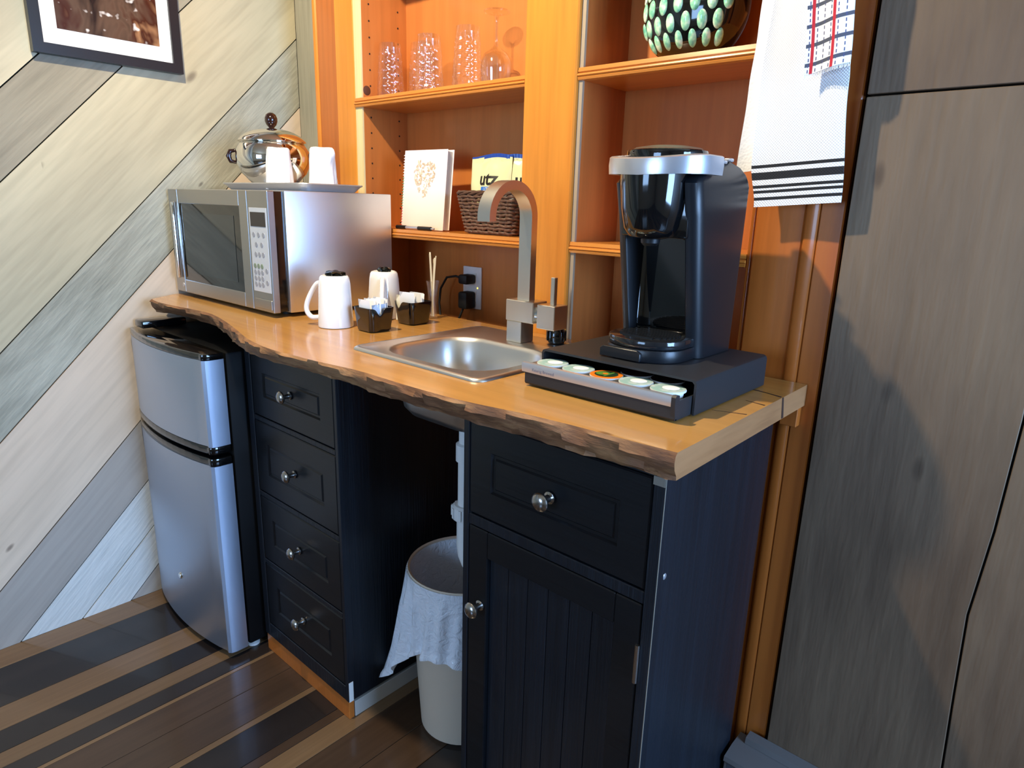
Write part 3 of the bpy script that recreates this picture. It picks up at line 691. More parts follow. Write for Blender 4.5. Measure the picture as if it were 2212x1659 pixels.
bts = [(-1.546,1.114),(-1.523,1.114),(-1.500,1.114),(-1.536,1.091),(-1.511,1.091),(-1.541,1.068),(-1.524,1.068),(-1.506,1.068)]
for r_ in range(4): bts += [(-1.549+0.0165*c_, 1.040-0.0145*r_) for c_ in range(3)]
bts += [(-1.495,1.031),(-1.495,1.003)]
for i, (a, b) in enumerate(bts):
    obj('button', lathe(bmesh.new(), [(0,0.0009),(0.0058,0.0009),(0.0064,0.0)], 14, (a,MY-0.001,b), Matrix.Rotation(PI/2,4,'X')), M_btng if 8 <= i < 11 else M_btn, cp)
obj('door_button', B(-1.560, -1.479, MY-0.0025, MY+0.001, 0.938, 0.962, 0.0015), M_steelx, cp)

# tray, ice bucket and wrapped cups on the microwave
TZ = 1.2176
tr = bmesh.new()
TX0, TX1, TY0, TY1 = -1.875, -1.490, 0.900, 1.055
Lq = [lp(TX0,TX1,TY0,TY1,0.02,TZ), lp(TX0-0.012,TX1+0.012,TY0-0.012,TY1+0.012,0.025,TZ+0.013), lp(TX0-0.020,TX1+0.018,TY0-0.018,TY1+0.018,0.03,TZ+0.016), lp(TX0-0.019,TX1+0.017,TY0-0.017,TY1+0.017,0.03,TZ+0.0185), lp(TX0-0.012,TX1+0.012,TY0-0.012,TY1+0.012,0.025,TZ+0.0155), lp(TX0+0.001,TX1-0.001,TY0+0.001,TY1-0.001,0.02,TZ+0.0018)]
loft(tr, Lq); single('serving_tray', tr, M_pewter, 'pewter serving tray with flared rim on top of the microwave', 'tray', (-1.68,0.977,TZ), smooth=40, recalc=True)
TT = TZ+0.002
ib = thing('ice_bucket', 'round polished chrome ice bucket with a domed lid and black knob', 'ice bucket', (-1.777, 0.985, TT))
ic = (-1.777, 0.985, TT)
obj('bowl', lathe(bmesh.new(), [(0,0.001),(0.055,0.001),(0.058,0.004),(0.052,0.012),(0.066,0.024),(0.086,0.045),(0.097,0.07),(0.0985,0.085),(0.095,0.104),(0.086,0.120),(0.082,0.123),(0,0.123)], 64, ic), M_chrome, ib, smooth=50)
obj('lid', lathe(bmesh.new(), [(0,0.1235),(0.087,0.1235),(0.090,0.126),(0.088,0.130),(0.076,0.142),(0.055,0.153),(0.03,0.159),(0.014,0.161),(0,0.161)], 64, ic), M_chrome, ib, smooth=50)
M_bake = mat('brown_bakelite', rgb(38,18,14), 0.12, coat=0.5)
kb = obj('lid_knob', lathe(bmesh.new(), [(0.006,0.161),(0.0075,0.164),(0.013,0.170),(0.0165,0.179),(0.0165,0.187),(0.013,0.196),(0.006,0.201),(0,0.202)], 24, ic), M_bake, ib)
for s in (-1, 1):
    ang = math.radians(128 if s < 0 else -52); dv = Vector((math.cos(ang), math.sin(ang), 0))
    # side handles stand out at right angles to the view of the bucket
    dv = Vector((-0.49, -0.87, 0))*(-s) if False else (Vector((-0.50, -0.866, 0)) if s < 0 else Vector((0.50, 0.866, 0)))
    c0 = Vector(ic)+dv*0.093+Vector((0,0,0.085))
    obj('handle', tube(bmesh.new(), [c0+Vector((0,0,0.016)), c0+dv*0.016+Vector((0,0,0.013)), c0+dv*0.021, c0+dv*0.016+Vector((0,0,-0.013)), c0+Vector((0,0,-0.016))], [0.004,0.006,0.0075,0.006,0.004], 10), M_bake, ib, smooth=60)
M_wrap = mat('wrapped_white', rgb(242,240,240), 0.3, alpha=1.0); N(M_wrap)
noisy(M_wrap, 60, 0.5, 0.003)
def cup(x, y, z, lab, seed, tuft):
    rn = random.Random(seed); ph = [rn.uniform(0,6.28) for _ in range(4)]
    t = thing('wrapped_cup', lab, 'cup', (x,y,z), 'wrapped cups on the tray')
    obj('cup', lathe(bmesh.new(), [(0.033,0.0015),(0.0335,0.004),(0.0262,0.098),(0.024,0.1005),(0,0.1005)], 32, (x,y,z)), M_plastic, t)
    def fn(u, v):
        th = 2*PI*u; a = 0.0009*math.sin(7*th+ph[0]+5*v)+0.0007*math.sin(13*th+ph[1]-4*v)
        if v < 0.85:
            q = v/0.85; r = 0.0362-0.0085*q+a; zz = 0.0012+0.102*q
        else:
            q = (v-0.85)/0.15; r = (0.0277+a)*(1-q); zz = 0.1032+0.0015*math.sin(3*th)*q*(1-q)*4
        d = tuft*math.exp(-((th-0.2)/0.4)**2)*math.exp(-((v-0.72)/0.14)**2)
        return (x+(r+d)*math.cos(th), y+(r+d)*math.sin(th), z+zz)
    bm = bmesh.new(); grid(bm, fn, 60, 22, closeu=True); bmesh.ops.remove_doubles(bm, verts=bm.verts, dist=1e-6)
    obj('wrapper', bm, M_wrap, t, smooth=60)
cup(-1.655, 0.932, TT, 'white plastic-wrapped cup standing right before the chrome ice bucket', 1, 0.001)
cup(-1.527, 0.978, TT, 'white plastic-wrapped cup with a loose fold of wrapper, by the tray end', 2, 0.011)

# ------------------------------------------------------------------ mugs, caddies, stirrers
def mug(name_label, x, y, ang, hh=0.116, rb=0.039, rt_=0.0325):
    t = thing('mug', name_label, 'mug', (x,y,0.9203), 'upturned white mugs')
    z0 = 0.9203
    obj('body', lathe(bmesh.new(), [(rb-0.004,0.0),(rb,0.001),(rb+0.0005,0.004),(rb-0.001,0.035),(rt_+0.0025,hh-0.018),(rt_,hh-0.005),(rt_-0.003,hh-0.001),(rt_-0.006,hh),(rt_-0.008,hh-0.002),(0,hh-0.003)], 40, (x,y,z0)), M_white, t, smooth=50)
    d = Vector((math.cos(ang), math.sin(ang), 0)); c = Vector((x,y,z0))
    pts = [c+d*(rt_-0.002)+Vector((0,0,0.098)), c+d*(rt_+0.010)+Vector((0,0,0.094)), c+d*(rb+0.018)+Vector((0,0,0.074)), c+d*(rb+0.030)+Vector((0,0,0.048)), c+d*(rb+0.030)+Vector((0,0,0.030)), c+d*(rb+0.018)+Vector((0,0,0.018)), c+d*(rb-0.003)+Vector((0,0,0.020))]
    P = [p for p in pts]; out = []
    for i in range(len(P)-1):
        p0, p1, p2, p3 = P[max(i-1,0)], P[i], P[i+1], P[min(i+2,len(P)-1)]
        for k in range(5):
            s = k/5; out.append(0.5*(2*p1+(p2-p0)*s+(2*p0-5*p1+4*p2-p3)*s*s+(3*p1-p0-3*p2+p3)*s**3))
    out.append(P[-1])
    obj('handle', tube(bmesh.new(), out, 0.0058, 10), M_white, t, smooth=60)
mug('upturned white mug with its handle turned to the fridge side', -1.300, 0.850, math.radians(212))
mug('upturned white mug close behind the front sugar caddy', -1.332, 1.012, math.radians(-42), 0.114, 0.041, 0.033)
M_foil = mat('dark_foil', rgb(30,36,34), 0.14, 0.85)
def foil(x, y, z, lab, seed, s=1.0):
    rn = random.Random(seed); bm = bmesh.new()
    bmesh.ops.create_icosphere(bm, subdivisions=3, radius=1)
    for v in bm.verts:
        n_ = 1+0.16*math.sin(5*v.co.x+seed)*math.cos(6*v.co.y)+0.12*math.sin(9*v.co.y+3*v.co.x)+rn.uniform(-0.05,0.05)
        v.co = Vector((x+v.co.x*0.023*n_*s, y+v.co.y*0.021*n_*s, max(z, z+0.004+v.co.z*0.008*n_)))
    single('wrapped_candy', bm, M_foil, lab, 'candy', (x,y,z), 'foil candies on mugs', smooth=20)
foil(-1.298, 0.851, 0.9203+0.1145, 'dark foil-wrapped candy on the mug with handle to the fridge side', 2)
foil(-1.330, 1.011, 0.9203+0.1125, 'dark foil-wrapped candy on the mug behind the sugar caddy', 5, 0.8)

def caddy(x, y, lab, notch):
    """square ceramic holder with a scooped notch in one side; notch 'x' or 'y'"""
    t = bmesh.new(); h, s0, s1, th = 0.054, 0.0285, 0.0345, 0.0035
    def loop(s, z, inner=False):
        pts = []
        for a, b in rrect(-s, s, -s, s, 0.010 if not inner else 0.007, 6): pts.append((a, b))
        # subdivide long sides
        out = []
        for i in range(len(pts)):
            p, q = pts[i], pts[(i+1)%len(pts)]; out.append(p)
            if math.dist(p, q) > 0.02:
                for k in range(1, 16): out.append((p[0]+(q[0]-p[0])*k/16, p[1]+(q[1]-p[1])*k/16))
        return [(x+a, y+b, z-(0.017*math.exp(-(((b+0.008) if notch == 'x' else (a+0.014))/0.0095)**2) if z > 0.96 and ((notch == 'x' and a > s*0.8) or (notch == 'y' and b < -s*0.8)) else 0)) for a, b in out]
    z0 = 0.9203
    loft(t, [loop(s0-0.003, z0), loop(s0, z0+0.003), loop(s1-0.001, z0+h-0.003), loop(s1-0.001, z0+h), loop(s1-th, z0+h, True), loop(s0-th, z0+0.006, True)])
    return single('sugar_caddy', t, M_gloss, lab, 'caddy', (x,y,z0), 'black sugar caddies', smooth=40, recalc=True)
caddy(-1.205, 0.886, 'black glazed caddy of sugar packets next to the sink corner', 'x')
caddy(-1.222, 1.012, 'black glazed caddy of paper packets in front of the stirrer glass', 'y')
M_pk = [mat('packet_white', rgb(240,240,240), 0.6), mat('packet_blue', rgb(188,210,236), 0.5), mat('packet_cream', rgb(236,230,206), 0.6)]
def packet(x, y, z, rz, tilt, w_, h_, m, lab, grp):
    bm = bmesh.new(); T = 0.0022
    def fn_side(sgn):
        def fn(u, v): 
            q = math.sin(PI*u)*math.sin(PI*min(1,max(0,v)))
            return ((u-0.5)*w_, sgn*(0.0003+T*q), v*h_)
        return fn
    a = grid(bm, fn_side(-1), 4, 5); b = grid(bm, fn_side(1), 4, 5)
    bmesh.ops.remove_doubles(bm, verts=bm.verts, dist=0.0007)
    Mx = Matrix.Translation((x,y,z)) @ Matrix.Rotation(rz,4,'Z') @ Matrix.Rotation(tilt,4,'X')
    bmesh.ops.transform(bm, matrix=Mx, verts=bm.verts)
    single('sugar_packet', bm, m, lab, 'packet', (x,y,z), grp, smooth=60, recalc=True)
rp = random.Random(11)
for k in range(9):
    packet(-1.205+rp.uniform(-0.004,0.004), 0.866+0.0052*k, 0.9275, math.radians(rp.uniform(-8,8)), math.radians(rp.uniform(-6,6)), 0.040, 0.060+rp.uniform(0,0.008), M_pk[0], 'white sugar packet standing in the caddy next to the sink corner', 'packets in the front caddy')
packet(-1.1835, 0.886, 0.9275, PI/2+0.1, math.radians(-3), 0.042, 0.053, M_pk[1], 'pale blue packet showing in the notch of the front caddy', None)
for k in range(6):
    packet(-1.222+rp.uniform(-0.004,0.004), 0.993+0.0075*k, 0.9275, math.radians(rp.uniform(-12,12)), math.radians(rp.uniform(-7,5)), 0.044, 0.062+rp.uniform(0,0.010), M_pk[0], 'white paper packet standing in the caddy before the stirrer glass', 'packets in the rear caddy')
packet(-1.234, 0.988, 0.9275, 0.15, math.radians(-2), 0.038, 0.060, M_pk[2], 'cream paper packet at the notch of the rear caddy', None)
gx, gy = -1.245, 1.093
gl = bmesh.new(); lathe(gl, [(0,0),(0.012,0),(0.0125,0.002),(0.011,0.05),(0.013,0.075),(0.0165,0.093),(0.0155,0.093),(0.0118,0.075),(0.0098,0.05),(0.0108,0.005),(0,0.004)], 24, (gx,gy,0.9203))
single('stirrer_glass', gl, M_glass, 'tiny flared glass holding wooden stirrers', 'glass', (gx,gy,0.9203), smooth=50)
M_stir = mat('birch', rgb(232,214,176), 0.6)
for i, (dx, dy, rz) in enumerate(((-0.006,0.001,0.3),(0.0,-0.005,1.0),(0.003,0.004,-0.4),(0.006,-0.001,0.7),(-0.002,0.005,1.6))):
    a = Vector((gx-dx*0.5, gy-dy*0.5, 0.926)); b = Vector((gx+dx*1.8, gy+dy*1.6, 1.082-0.004*i))
    dvec = (b-a).normalized(); sv = Vector((math.cos(rz),math.sin(rz),0)); sv = (sv-dvec*sv.dot(dvec)).normalized(); tv = dvec.cross(sv)
    bm = bmesh.new(); loft(bm, [[p+sv*q*0.0022+tv*r_*0.0006 for q, r_ in ((-1,-1),(1,-1),(1,1),(-1,1))] for p in (a,b)])
    single('coffee_stirrer', bm, M_stir, 'thin wooden coffee stirrer leaning in the tiny glass', 'stirrer', tuple(a), 'stirrers in the glass', smooth=0, recalc=True)

# ------------------------------------------------------------------ outlet, plugs, cord
ou = thing('wall_outlet', 'white duplex outlet plate in the dark bay above the countertop', 'outlet', (-1.325, 1.3145, 0.972))
obj('plate', B(-1.362, -1.291, 1.3095, 1.3149, 0.915, 1.031, 0.002, 2), M_plastic, ou)
for z in (0.998, 0.951): obj('socket', B(-1.343, -1.309, 1.3080, 1.3096, z-0.016, z+0.016, 0.0007), M_paint, ou)
obj('indicator', lathe(bmesh.new(), [(0,0.0016),(0.0018,0.0012),(0.002,0)], 8, (-1.304,1.3094,0.974), Matrix.Rotation(PI/2,4,'X')), mat('indicator_glow', (0.9,0.8,0.1,1), 0.4, emit=(1,0.8,0.1,1), es=3), ou)
def plug(z, lab, pts, hd=0.013):
    t = thing('power_plug', lab, 'plug', (-1.326,1.30,z))
    obj('plug_body', B(-1.343, -1.309, 1.270, 1.3078, z-hd, z+0.013, 0.006, 2), M_rubber, t)
    obj('cord', tube(bmesh.new(), pts, 0.0032, 8), M_rubber, t, smooth=60)
plug(0.998, 'black power plug in the upper socket with a looping cord', [(-1.340,1.285,0.998),(-1.36,1.280,1.004),(-1.392,1.275,0.998),(-1.412,1.27,0.965),(-1.418,1.27,0.925),(-1.408,1.265,0.890),(-1.39,1.26,0.872),(-1.38,1.25,0.80),(-1.38,1.25,0.6)])
plug(0.951, 'black power plug in the lower socket beside the white plate edge', [(-1.326,1.290,0.940),(-1.328,1.282,0.925),(-1.335,1.275,0.90),(-1.345,1.262,0.86),(-1.345,1.25,0.7)], 0.034)

# ------------------------------------------------------------------ coffee maker on pod drawer
KZ = 0.9203
pd = thing('pod_drawer', 'black metal coffee pod drawer unit pulled open under the coffee maker', 'drawer', (-0.538, 0.95, KZ))
bm = bmesh.new()
sh = [(0.0,0.0),(0.0,0.045),(0.002,0.049),(0.006,0.051),(0.271,0.051),(0.275,0.049),(0.277,0.045),(0.277,0.0),(0.2735,0.0),(0.2735,0.044),(0.270,0.0475),(0.007,0.0475),(0.0035,0.044),(0.0035,0.0)]
prism(bm, [(-0.677+a, KZ+0.002+b) for a, b in sh], 0.832, 1.078, 'xz'); obj('housing', bm, M_matte, pd, smooth=30)
obj('back_plate', B(-0.6735, -0.4035, 1.074, 1.0775, KZ+0.002, KZ+0.049), M_matte, pd, smooth=0)
for a in (-0.665, -0.412):
    for b in (0.85, 1.06): obj('foot', B(a-0.006, a+0.006, b-0.006, b+0.006, KZ, KZ+0.0025), M_rubber, pd, smooth=0)
bm = bmesh.new()
box(bm, -0.672, -0.405, 0.789, 1.03, KZ+0.0028, KZ+0.005); box(bm, -0.672, -0.6695, 0.792, 1.03, KZ+0.005, KZ+0.030); box(bm, -0.4075, -0.405, 0.792, 1.03, KZ+0.005, KZ+0.030)
prism(bm, [(0.7875,KZ+0.0028),(0.785,KZ+0.006),(0.785,KZ+0.0225),(0.792,KZ+0.0225),(0.792,KZ+0.0028)], -0.672, -0.405, 'yz')
td = obj('tray', bm, M_matte, pd, smooth=20)
obj('tray_lip', prism(bmesh.new(), [(0.7835,KZ+0.0228),(0.7825,KZ+0.034),(0.784,KZ+0.0375),(0.788,KZ+0.0385),(0.793,KZ+0.037),(0.793,KZ+0.0228)], -0.6775, -0.4105, 'yz'), M_silver, td, smooth=30)
obj('lip_cap', prism(bmesh.new(), [(0.7855,KZ+0.0055),(0.7825,KZ+0.024),(0.7825,KZ+0.0365),(0.786,KZ+0.0395),(0.794,KZ+0.038),(0.796,KZ+0.0055)], -0.4104, -0.4040, 'yz'), M_matte, td, smooth=30)
tx = text_bm('Keurig Brewed', 0.0072)
bmesh.ops.transform(tx, matrix=Matrix.Translation((-0.634, 0.7826, KZ+0.0265)) @ Matrix.Rotation(PI/2,4,'X'), verts=tx.verts)
obj('lettering', tx, mat('lettering_grey', rgb(120,122,140), 0.5), td, smooth=0)
M_pod = mat('pod_plastic', rgb(236,236,236), 0.35)
M_lid = {}
for nme, c1, c2 in (('teal', rgb(206,222,216), rgb(170,206,196)), ('brown', rgb(70,48,38), rgb(40,28,24))):
    m = mat('pod_lid_'+nme, c1, 0.3, 0.1); n = N(m); tc = n.n('ShaderNodeTexCoord')
    n.l(n.mix(n.ramp(n.noise(tc.outputs['Object'], 60, 2), ((0.45,(0,0,0)),(0.55,(1,1,1)))), c1, c2), n.p.inputs['Base Color']); M_lid[nme] = m
M_org = mat('pod_orange', rgb(236,124,28), 0.4); M_grn = mat('pod_green', rgb(92,140,52), 0.4); M_dgr = mat('pod_dark_green', rgb(30,58,34), 0.4)
def pod(x, y, m, lab, grp, fancy=False):
    z = KZ+0.0052
    t = thing('coffee_pod', lab, 'coffee pod', (x,y,z), grp)
    obj('cup', lathe(bmesh.new(), [(0,0),(0.017,0),(0.0185,0.001),(0.0222,0.0285),(0.0252,0.029),(0.0255,0.0302),(0.0252,0.0312),(0,0.0312)], 28, (x,y,z)), M_org if False else M_pod, t)
    ld_ = obj('lid', lathe(bmesh.new(), [(0.0250,0.0313),(0.0246,0.0319),(0.0,0.0322)], 28, (x,y,z)), m, t)
    if fancy:
        obj('print', lathe(bmesh.new(), [(0.0180,0.0323),(0.0,0.0325)], 24, (x,y,z)), M_dgr, ld_)
        obj('print', lathe(bmesh.new(), [(0.0105,0.03265),(0.0,0.0327)], 18, (x-0.006,y-0.001,z)), M_grn, ld_)
        obj('print', lathe(bmesh.new(), [(0.0045,0.0329),(0.0,0.0330)], 12, (x-0.001,y-0.001,z)), M_org, ld_)
        obj('print', B(x+0.003, x+0.0065, y-0.014, y+0.014, z+0.0326, z+0.0328), M_grn, ld_, smooth=0)
    else:
        obj('print', lathe(bmesh.new(), [(0.0125,0.0323),(0.0105,0.0326),(0.0,0.0327)], 20, (x+0.003,y+0.002,z)), M_pk[0] if m is M_lid['teal'] else M_lid['brown'], ld_)
podlab = ['teal-lidded coffee pod at the sink end of the open drawer', 'teal-lidded coffee pod between the sink-end pod and the orange-rimmed pod', 'coffee pod with an orange rim and green printed lid', 'teal-lidded coffee pod touching the orange-rimmed pod on the side away from the sink', 'teal-lidded coffee pod at the drawer end farthest from the sink']
for i, xx in enumerate((-0.644, -0.593, -0.541, -0.489, -0.4365)):
    pod(xx, 0.8205, M_org if i == 2 else M_lid['teal'], podlab[i], 'pods in the open drawer', i == 2)
for xx, lb in ((-0.5155, 'brown-lidded coffee pod behind the orange-rimmed pod'), (-0.4635, 'brown-lidded coffee pod in the back corner of the drawer, away from the sink')): pod(xx, 0.8670, M_lid['brown'], lb, 'pods in the open drawer')

KT = KZ+0.0533
km = thing('coffee_maker', 'black single-serve coffee maker with a silver handle ring on top of the pod drawer', 'coffee maker', (-0.53, 0.97, KT))
kx0, kx1 = -0.603, -0.459
side = [(0.948,KT+0.001),(0.930,1.06),(0.905,1.19),(0.893,1.236),(0.915,1.250),(1.0,1.272),(1.045,1.266),(1.070,1.252),(1.074,1.235),(1.066,KT+0.001)]
def kside(sg):
    xo = kx1 if sg > 0 else kx0; xi = xo-sg*0.022; loops = []
    FR = [(0.0,0.948),(0.086,0.930),(0.216,0.905),(0.262,0.893),(0.272,0.903),(0.280,0.922),(0.290,0.958),(0.2965,0.995)]
    for zz, yf in FR:
        yb = 1.066+0.008*min(1, zz/0.25) if zz < 0.265 else {0.272:1.073,0.280:1.069,0.290:1.052,0.2965:1.022}[zz]
        ex = max(0.0, (zz-0.262)/0.035)*0.010; q = 0.020
        L = [(xi, yf+0.002)] + [(xo-sg*(q+ex)+sg*q*math.sin(a), yf+q-q*math.cos(a)) for a in [PI/2*k/7 for k in range(8)]] + [(xo-sg*(0.010+ex)+sg*0.010*math.cos(a), yb-0.010+0.010*math.sin(a)) for a in [PI/2*k/4 for k in range(5)]] + [(xi, yb)]
        loops.append([(a, b, KT+0.001+zz) for a, b in L])
    bm = bmesh.new(); loft(bm, loops); return bm
for sg in (-1, 1): obj('side_panel', kside(sg), M_satin, km, smooth=50, recalc=True)
obj('rear_housing', prism(bmesh.new(), [(0.975,KT+0.001),(0.965,1.15),(0.96,1.262),(1.0,1.271),(1.045,1.265),(1.066,1.25),(1.07,1.235),(1.062,KT+0.001)], kx0+0.017, kx1-0.017, 'yz', 0.002), M_gloss, km, smooth=40)
# curved inner column behind the cup space
bm = bmesh.new()
def colf(u, v):
    a = PI*(u); return (-0.531-0.052*math.cos(a), 0.955+0.022*math.sin(a), KT+0.026+v*(1.165-KT-0.026))
grid(bm, colf, 20, 1); obj('inner_column', bm, M_gloss, km, smooth=60, recalc=True)
obj('head_block', B(kx0+0.016, kx1-0.016, 0.905, 0.968, 1.158, 1.246, 0.004, 2), M_gloss, km)
obj('brew_head', lathe(bmesh.new(), [(0,1.156),(0.018,1.156),(0.034,1.160),(0.041,1.172),(0.047,1.20),(0.0505,1.235),(0.051,1.249),(0,1.249)], 48, (-0.531,0.900,0)), M_gloss, km, smooth=50)
obj('nozzle', lathe(bmesh.new(), [(0.010,1.146),(0.014,1.150),(0.015,1.158)], 20, (-0.531,0.900,0)), M_blk, km)
# silver handle ring: swept bar
bm = bmesh.new(); loops = []; n = 28
for k in range(n+1):
    s = k/n; ang = math.radians(178+184*s)
    cx_, cy_ = -0.529+0.081*math.cos(ang), 0.912+0.066*math.sin(ang)
    if k == 0: cy_ += 0.030
    if k == n: cy_ += 0.030
    ox, oy = math.cos(ang), math.sin(ang)
    w_ = 0.013; zb = 1.2455+0.003*abs(math.cos(ang)); zt = 1.2695+0.006*(abs(math.cos(ang))**2)
    loops.append([(cx_,cy_,zb), (cx_+ox*0.001,cy_+oy*0.001,(zb+zt)/2), (cx_,cy_,zt-0.002), (cx_-ox*0.003,cy_-oy*0.003,zt), (cx_-ox*w_,cy_-oy*w_,zt+0.001), (cx_-ox*w_,cy_-oy*w_,zb)])
loft(bm, loops); obj('handle_ring', bm, M_silver, km, smooth=40, recalc=True)
obj('head_plate', prism(bmesh.new(), [(-0.529+0.070*math.cos(a), 0.912+0.056*math.sin(a)) for a in [2*PI*k/40 for k in range(40)]], 1.2492, 1.2655, 'xy'), M_satin, km)
obj('lid', prism(bmesh.new(), [(-0.529+0.060*math.cos(a), 0.925+0.058*math.sin(a)) for a in [2*PI*k/48 for k in range(48)]], 1.2657, 1.283, 'xy', 0.003, 2), M_gloss, km, smooth=40)
obj('lid_crest', lathe(bmesh.new(), [(0.054,1.2831),(0.048,1.2865),(0.03,1.2895),(0,1.291)], 40, (-0.529,0.927,0)), mat('lid_metal', rgb(150,148,138), 0.3, 0.8), km, smooth=50)
for k in range(3):
    z = 1.2625+0.004*k; y_ = 0.962+0.021*k
    obj('button', B(-0.4745, -0.4625, y_-0.006, y_+0.006, z+0.0005, z+0.006, 0.002, 2), M_silver, km)
tx = text_bm('KEURIG', 0.0075)
bmesh.ops.transform(tx, matrix=Matrix.Translation((-0.560, 0.8535, 1.2712)) @ Matrix.Rotation(math.radians(-16),4,'Z') @ Matrix.Rotation(math.radians(20),4,'X'), verts=tx.verts)
obj('lettering', tx, mat('lettering_white', rgb(236,236,240), 0.4), km, smooth=0)
# drip tray and base
tp = [(kx0+0.008,0.972)] + [(-0.531+0.0655*math.cos(math.radians(180+180*k/24)), 0.917+0.056*math.sin(math.radians(180+180*k/24))) for k in range(25)] + [(kx1-0.008,0.972)]
obj('base', prism(bmesh.new(), tp, KT, KT+0.020, 'xy', 0.003, 2), M_satin, km, smooth=40)
dtp = [(-0.531+(a+0.531)*0.985, 0.925+(b-0.925)*0.985) for a, b in tp]
dt = obj('drip_tray', prism(bmesh.new(), dtp, KT+0.0202, KT+0.034, 'xy', 0.003, 2), mat('smoked_plastic', rgb(26,27,30), 0.1, coat=0.4), km, smooth=40)
bm = bmesh.new()
for k in range(-5, 6):
    hl = 0.048*math.sqrt(max(0.05, 1-(k/6)**2)); box(bm, -0.531-hl, -0.531+hl, 0.922+k*0.0075-0.0014, 0.922+k*0.0075+0.0014, KT+0.034, KT+0.0365)
obj('grate', bm, M_blk, dt, smooth=0)
obj('front_foot', prism(bmesh.new(), [(-0.582,KT+0.0015),(-0.582,KT+0.014),(-0.576,KT+0.018),(-0.515,KT+0.018),(-0.509,KT+0.014),(-0.509,KT+0.0015)], 0.8585, 0.866, 'xz', 0.001), M_satin, km)

# ------------------------------------------------------------------ shelf: glasses
SZ = 1.4663
def tumbler(lab, x, y, grp):
    t = thing('tumbler', lab, 'glass', (x,y,SZ), grp)
    # upside down: wide rim on the shelf, thick base on top; cut diamond pattern on the outside
    bm = bmesh.new(); nu, nv = 80, 56; H = 0.138
    def fn(u, v):
        r = 0.0385-0.0100*v
        d = 0.0
        if 0.08 < v < 0.88: d = -0.0026*abs(math.sin(PI*(10*u+7*v)))*abs(math.sin(PI*(10*u-7*v)))*min(1,(v-0.08)*12,(0.88-v)*12)
        return (x+(r+d)*math.cos(2*PI*u), y+(r+d)*math.sin(2*PI*u), SZ+0.0008+v*H)
    V = grid(bm, fn, nu, nv, closeu=True)
    top = [V[i][nv] for i in range(nu)]
    ring = [bm.verts.new((x+0.0285*math.cos(2*PI*k/nu), y+0.0285*math.sin(2*PI*k/nu), SZ+0.0008+H-0.016)) for k in range(nu)]
    bm.faces.new(ring); bm.faces.new(top)
    obj('glass', bm, M_glass, t, smooth=18, recalc=True)
    return t
g1 = tumbler('upturned diamond-cut glass tumbler standing alone beside the bookcase stile', -1.565, 1.226, None)
dup(g1, (-1.402, 1.222, SZ), 'upturned diamond-cut glass tumbler, front of the close pair')
dup(g1, (-1.489, 1.272, SZ), 'upturned diamond-cut glass tumbler half hidden behind another tumbler')
dup(g1, (-1.262, 1.222, SZ), 'upturned diamond-cut glass tumbler next to the stemmed wine glass')
wgx, wgy = -1.196, 1.252
t = thing('wine_glass', 'upturned stemmed wine glass with its foot in the air', 'glass', (wgx,wgy,SZ))
obj('glass', lathe(bmesh.new(), [(0.0305,0.0008),(0.0345,0.022),(0.0372,0.045),(0.036,0.062),(0.028,0.078),(0.014,0.088),(0.0055,0.095),(0.0036,0.11),(0.0034,0.145),(0.005,0.158),(0.015,0.1645),(0.0305,0.167),(0.0312,0.169),(0.029,0.1705),(0,0.1708)] [::-1] + [(0.0295,0.0008),(0.033,0.022),(0.0355,0.045),(0.034,0.061),(0.0265,0.074),(0.013,0.081),(0,0.084)], 40, (wgx,wgy,SZ), close=False), M_glass, t, smooth=50)

# ------------------------------------------------------------------ green bubble vase
vz = 1.4663
va = thing('bubble_vase', 'round black glass vase covered in glossy green oval bubbles', 'vase', (-0.672, 1.236, vz))
vx_, vy_, vh, ra_, rb_ = -0.672, 1.236, 0.098, 0.102, 0.068
bm = bmesh.new(); bmesh.ops.create_uvsphere(bm, u_segments=48, v_segments=32, radius=1)
for v in bm.verts: v.co = Vector((vx_+v.co.x*ra_, vy_+v.co.y*rb_, max(vz+0.0005, vz+vh-0.010+v.co.z*vh)))
obj('body', bm, mat('black_glass', rgb(10,13,12), 0.05, coat=0.6, spec=0.6), va, smooth=60)
M_bub = mat('green_bubble', rgb(120,196,142), 0.06, coat=0.5); n = N(M_bub); tc = n.n('ShaderNodeTexCoord')
sp = n.n('ShaderNodeSeparateXYZ'); n.l(tc.outputs['Object'], sp.inputs[0])
n.l(n.ramp(n.math('MULTIPLY_ADD', n.noise(tc.outputs['Object'], 60, 2), 1.0, 0.0), ((0.35, rgb(110,190,160)), (0.5, rgb(164,226,184)), (0.62, rgb(224,246,214)))), n.p.inputs['Base Color'])
